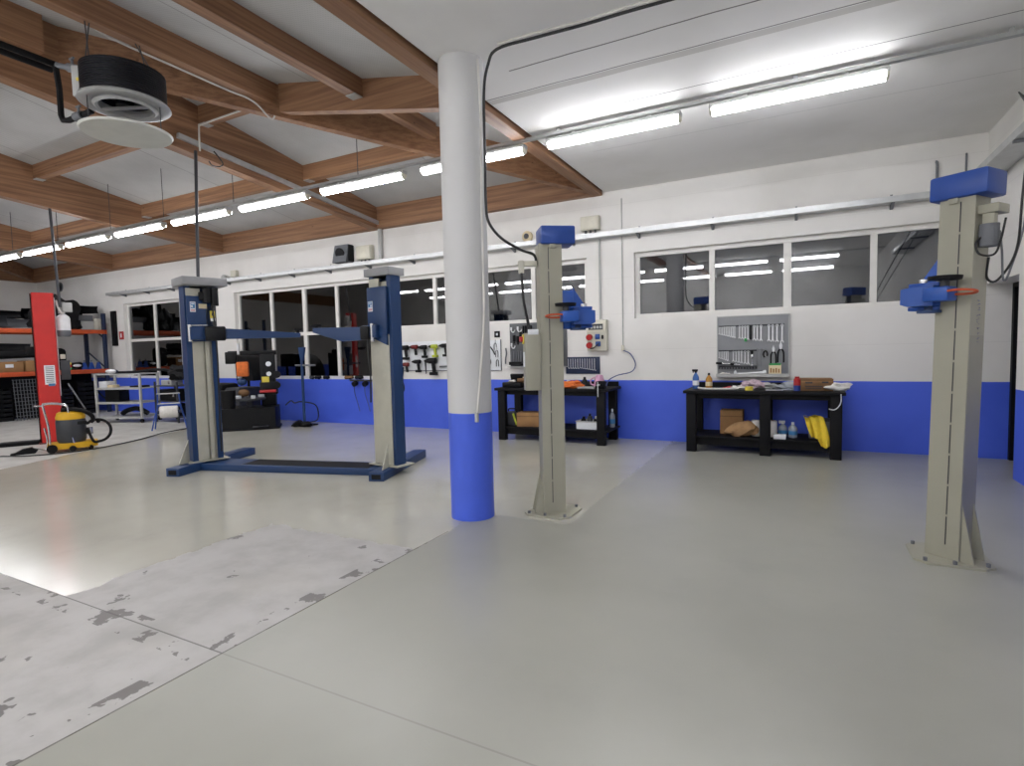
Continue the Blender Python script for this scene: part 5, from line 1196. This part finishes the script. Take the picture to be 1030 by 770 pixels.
b = MB(); b.ball((-.25, .05, 1.02), .10, (1, .9, .8)); V(b, 'bead_roller', 'deep_blue')
b = MB(); b.ball((-.22, .0, .78), .12, (1, .9, .7)); V(b, 'roller', 'cardboard_dark')
b = MB(); b.bb(.15, .30, .04, .055, .86, 1.12); V(b, 'warning_label', 'label_yellow')
b = MB(); b.box((.27, -.02, .80), (.34, .12, .06), .012); V(b, 'tool_tray', 'red_plastic')['label'] = 'red tray'
for x, z, r in ((.46, 1.16, .08), (.46, .92, .07), (.30, 1.40, .055), (.30, 1.18, .05)):
    b = MB(); b.cyl((x, .0, z), (x, .07, z), r, seg=18); V(b, 'gauge' if r < .06 else 'air_drum', 'label_white' if r < .06 else 'black_plastic')
b = MB(); b.tube([(.6, .2, .45), (.72, .15, .55), (.8, .1, .5), (.95, .1, .52), (1.25, .1, .42), (1.28, .15, .1), (1.1, .2, .03)], .014); V(b, 'air_hose', 'cable_black')
b = MB(); b.cyl((-.50, -.2, .47), (-.50, -.2, .86), .13, .15, 24); V(b, 'lubricant_bin', 'black_rubber')
t = thing('helper_arm', 'blue upright helper arm with a crossbar right of the tyre changer', 'helper arm', (tx + .85, ty + .3, 0)); b = MB(); b.cyl((tx + .80, ty + .62, 0), (tx + .80, ty + .62, 1.45), .03, seg=10); b.build('pole', 'deep_blue', t)
b = MB(); b.prism([(tx + .72, ty + .60, 1.75), (tx + .91, ty + .60, 1.75), (tx + .84, ty + .60, 1.45), (tx + .78, ty + .60, 1.45)], (0, .05, 0)); b.build('fork', 'deep_blue', t)
b = MB(); b.cyl((tx + .60, ty + .62, 1.35), (tx + 1.2, ty + .62, 1.35), .02, seg=8); b.build('crossbar', 'mid_grey', t); b = MB(); b.box((tx + .80, ty + .62, .015), (.4, .4, .03)); b.build('foot', 'black_steel', t)
crumple('hose_heap', 'heap of black hoses on the floor right of the tyre changer', 'hoses', (tx + .86, ty + .45, 0), .13, 'black_rubber', (1.6, .9, .6), .5, seed=44)
# wheel balancer behind the left post
t = thing('wheel_balancer', 'dark wheel balancer with a black curved guard behind the left blue post', 'wheel balancer', (-11.75, 8.6, 0)); b = MB(); b.bb(-12.1, -11.5, 8.4, 9.0, 0, .85, .04); b.build('cabinet', 'dark_grey', t)
b = MB(); b.prism([(-11.5 + .52*math.cos(a)*1.0, 8.40, 1.02 + .58*math.sin(a)) for a in [.0 + k*(PI*.55)/10 for k in range(11)]] + [(-11.55, 8.40, 1.02)], (0, .45, 0)); b.build('wheel_guard', 'black_plastic', t)
b = MB(); b.cyl((-11.8, 8.9, .85), (-11.8, 8.9, 1.3), .03); b.box((-11.8, 8.88, 1.45), (.45, .08, .34), .02); b.build('display', 'black_plastic', t)

# ================================================================== STORAGE RACK
XF, XB = -18.45, -19.55; Y0, Y1 = 4.2, 9.2
t = thing('storage_rack', 'tall storage rack with orange beams and dark blue uprights at far left', 'rack', (-19, 6.7, 0))
for y in (Y1 - .05, 6.75 - 1.2, Y0):
    for x in (XF - .05, XB):
        b = MB(); b.bb(x - .045, x + .045, y - .045, y + .045, 0, 2.95, .004); b.build('upright', 'rack_blue', t)
    for z0 in (.3, 1.3, 2.2):
        b = MB(); b.bar((XF - .05, y, z0), (XB, y, z0 + .55), .03, .03); b.build('brace', 'rack_blue', t)
for z in (2.46, 1.30):
    for x in (XF, XB):
        b = MB(); b.bb(x - .05, x + .0, Y0, Y1, z - .12, z, .006); b.build('beam', 'orange_beam', t)
    b = MB(); b.bb(XB, XF - .05, Y0, Y1, z - .03, z - .005); b.build('deck', 'dark_grey', t)
b = MB(); b.bb(XB + .05, XB + .07, Y0, Y1, .05, 1.16); b.build('dark_backing', 'black_steel', t)  # added black sheet, keeps the lower bay dark against the blue wall
def bumper(lab, c, L, r, bend, m='black_plastic', rot=PI/2):
    """car bumper skin: a long bent shell with turned-back ends"""
    b = MB(); n = 13; P = []
    for i in range(n):
        u = i/(n - 1)*2 - 1
        P.append((u*L/2, bend*(1 - abs(u)**2.5), 0))
    rows = []
    for i, p in enumerate(P):
        u = i/(n - 1)*2 - 1; row = []
        for j in range(7):
            a = -1.1 + j*2.2/6; row.append(b.bm.verts.new((p[0], p[1] + r*.6*math.cos(a) - (abs(u) > .9)*.1, r*math.sin(a)*(1 - .25*abs(u)))))
        rows.append(row)
    for A_, B_ in zip(rows, rows[1:]):
        for j in range(6): b.bm.faces.new((A_[j], A_[j+1], B_[j+1], B_[j]))
    bmesh.ops.solidify(b.bm, geom=b.bm.faces[:], thickness=.02)
    b.build('bumper', m, None, mx=Matrix.Translation(c) @ rz(rot))
    return tag(bpy.data.objects[-1] if False else COL.objects[-1], lab, 'bumper')
ZA, ZB = 2.46, 1.30
bumper('long grey black bumper on the rack top at the picture edge', (-18.85, 6.2, ZA + .22), 1.6, .20, .25, 'dark_grey'); bumper('black bumper on the rack top left of the red post', (-18.8, 7.0, ZA + .16), 1.5, .15, .2, 'mid_grey')
bumper('black bumper leaning on the rack top behind the red post', (-19.2, 6.9, ZA + .42), 1.9, .14, .25, 'black_plastic')
bumper('big black bumper on top of the pile right of the red post', (-18.9, 8.55, ZA + .62), 1.3, .16, .25, 'black_rubber')
crumple('wheel_arch_liner', 'bundle of black wheel arch liners on the rack right of the red post', 'car parts', (-18.85, 8.25, ZA), .42, 'black_rubber', (.8, 1.15, 1.2), .35, seed=51)
crumple('engine_cover', 'dark engine cover in front of the black liner bundle', 'car part', (-18.62, 8.0, ZA), .16, 'black_plastic', (.9, 1.2, .9), .3, seed=52)
b = MB(); b.ball((-18.62, 6.55, ZA + .17), .17, (.8, 1, 1)); tag(b.build('blue_drum', 'rack_blue'), 'round dark blue drum on the rack top at the picture edge', 'drum')
for (y, z, d, m, l) in ((8.78, ZA, (.3, .34, .26), 'light_grey', 'pale wrapped box on the rack top near its right end'), (9.05, ZA, (.3, .2, .34), 'beige_box', 'cream wrapped box at the right end of the rack top'), (8.68, ZA + .27, (.3, .5, .16), 'mid_grey', 'grey wrapped part lying on the pale boxes of the rack top'),
        (6.75, ZB, (.5, .8, .28), 'cardboard', 'wide brown carton on the middle level left of the red post'), (7.45, ZB, (.5, .5, .3), 'cardboard', 'brown carton on the middle level beside the red post'), (8.62, ZA, (.26, .16, .2), 'paper_bag', 'small brown packet on the rack top')):
    t = thing('cardboard_box', l, 'box', (-18.75, y, z)); b = MB(); b.box((-18.76, y, z + d[2]/2), d, .01); b.build('carton', m, t)
    if m == 'cardboard':
        b = MB(); b.box((-18.76 + d[0]/2 + .002, y + .1, z + d[2]*.6), (.004, .17, .09)); b.build('paper_label', 'label_white', t)
bumper('black bumper lying over the cartons on the middle level', (-18.85, 6.9, ZB + .48), 2.0, .14, .2, 'black_plastic'); bumper('grey black bumper lying at the back of the middle level', (-19.2, 6.6, ZB + .66), 2.0, .16, .2, 'dark_grey')
bumper('low black bumper in front on the middle level', (-18.62, 6.6, ZB + .10), 1.6, .09, .12, 'black_rubber')
t = thing('car_seat_back', 'black rounded seat back on the middle level right of the red post', 'car seat', (-18.8, 8.05, ZB)); b = MB(); b.box((-18.8, 8.05, ZB + .32), (.25, .42, .62), .11); b.build('shell', 'black_rubber', t)
crumple('headlamp', 'dark headlamp with a pale lens on the middle level of the rack', 'headlamp', (-18.72, 8.48, ZB), .17, 'black_plastic', (.9, 1.6, .7), .25, seed=53)
b = MB(); b.ball((-18.56, 8.42, ZB + .12), .07, (.5, 1.6, .6)); tag(b.build('lamp_lens', 'bottle_white'), 'pale lamp lens in front of the dark headlamp on the rack', 'lamp lens')
for i, y in enumerate((8.62, 8.80, 8.98)):
    t = thing('axle_stand', 'blue axle stand on the middle rack level, %s of three' % ['left one', 'middle one', 'right one'][i], 'axle stand', (-18.62, y, ZB)); 
    b = MB(); b.prism([(-18.62, y - .08, ZB), (-18.62, y + .08, ZB), (-18.62, y + .025, ZB + .2), (-18.62, y - .025, ZB + .2)], (.05, 0, 0)); b.build('frame', 'lift_blue', t)
    b = MB(); b.cyl((-18.595, y, ZB + .18), (-18.595, y, ZB + .27), .018, seg=10); b.build('post', 'mid_grey', t)
bumper('black bumper standing at the back of the rack top beside the drop pipe', (-19.2, 8.2, ZA + .45), 1.5, .22, .2, 'black_plastic')
bumper('black bumper across the rack top over the engine cover', (-18.75, 8.1, ZA + .50), 1.2, .15, .2, 'black_steel')
crumple('wheel_arch_liner', 'second black liner bundle at the middle of the rack top', 'car parts', (-18.9, 7.75, ZA), .26, 'black_rubber', (.9, 1.0, 1.3), .35, seed=57)
# floor level
for i, (y, w, h, m, l) in enumerate(((6.55, .7, .85, 'black_plastic', 'black crate on the floor under the rack at the picture edge'), (8.05, .5, .8, 'black_plastic', 'black crate on the floor under the rack right of the red post'), (8.62, .45, .95, 'black_steel', 'tall black crate under the right end of the rack'))):
    t = thing('crate', l, 'crate', (-18.85, y, 0)); b = MB()
    b.bb(-19.1, -18.6, y - w/2, y + w/2, 0, .03); b.bb(-19.1, -18.6, y - w/2, y - w/2 + .02, .03, h); b.bb(-19.1, -18.6, y + w/2 - .02, y + w/2, .03, h); b.bb(-19.1, -19.08, y - w/2, y + w/2, .03, h)
    for k in range(7): b.bb(-18.62, -18.6, y - w/2, y + w/2, .03 + h*k/7.2, .03 + h*(k + .62)/7.2)
    b.build('tub', m, t, smooth=False)
t = thing('wire_panel', 'dark wire grid panel leaning under the rack left of the red post', 'wire grid', (-18.5, 7.2, 0)); b = MB()
for k in range(9): b.bar((-18.42, 6.9 + .07*k, .0), (-18.52, 6.9 + .07*k, 1.1), .012, .012)
for k in range(12): b.bar((-18.424 - .009*k, 6.88, .03 + .096*k), (-18.424 - .009*k, 7.48, .03 + .096*k), .01, .01)
b.build('grid', 'mid_grey', t, smooth=False)
crumple('cover_sheet', 'black plastic sheet heaped on the floor under the rack', 'sheet', (-18.9, 7.5, 0), .4, 'black_rubber', (.8, 1., .9), .3, seed=54)
# ================================================================== WORLD, CAMERA
w = bpy.data.worlds.new('night'); SC.world = w; w.use_nodes = True
w.node_tree.nodes['Background'].inputs[0].default_value = (.010, .012, .018, 1); w.node_tree.nodes['Background'].inputs[1].default_value = .6
yaw, pitch, roll = -.479584, -.061301, -.023698
cyw, syw = math.cos(yaw), math.sin(yaw)
Fv = Vector((syw*math.cos(pitch), cyw*math.cos(pitch), math.sin(pitch))); Rv = Vector((cyw, -syw, 0)); Uv = Rv.cross(Fv)
R2 = Rv*math.cos(roll) + Uv*math.sin(roll); U2 = Uv*math.cos(roll) - Rv*math.sin(roll)
cam = bpy.data.cameras.new('camera'); co = bpy.data.objects.new('camera', cam); COL.objects.link(co)
cam.sensor_fit = 'HORIZONTAL'; cam.sensor_width = 36; cam.lens = 36*555.85/1030; cam.clip_start = .05; cam.clip_end = 200
mw = Matrix((R2, U2, -Fv)).transposed().to_4x4(); mw.translation = Vector((0, 0, 1.6)); co.matrix_world = mw
SC.camera = co
vs = SC.view_settings; vs.view_transform = 'Standard'; vs.look = 'None'; vs.gamma = 1; vs.exposure = 1.3; vs.use_curve_mapping = False
SC.cycles.max_bounces = 8; SC.cycles.diffuse_bounces = 5; SC.cycles.transparent_max_bounces = 12; SC.cycles.sample_clamp_indirect = 6
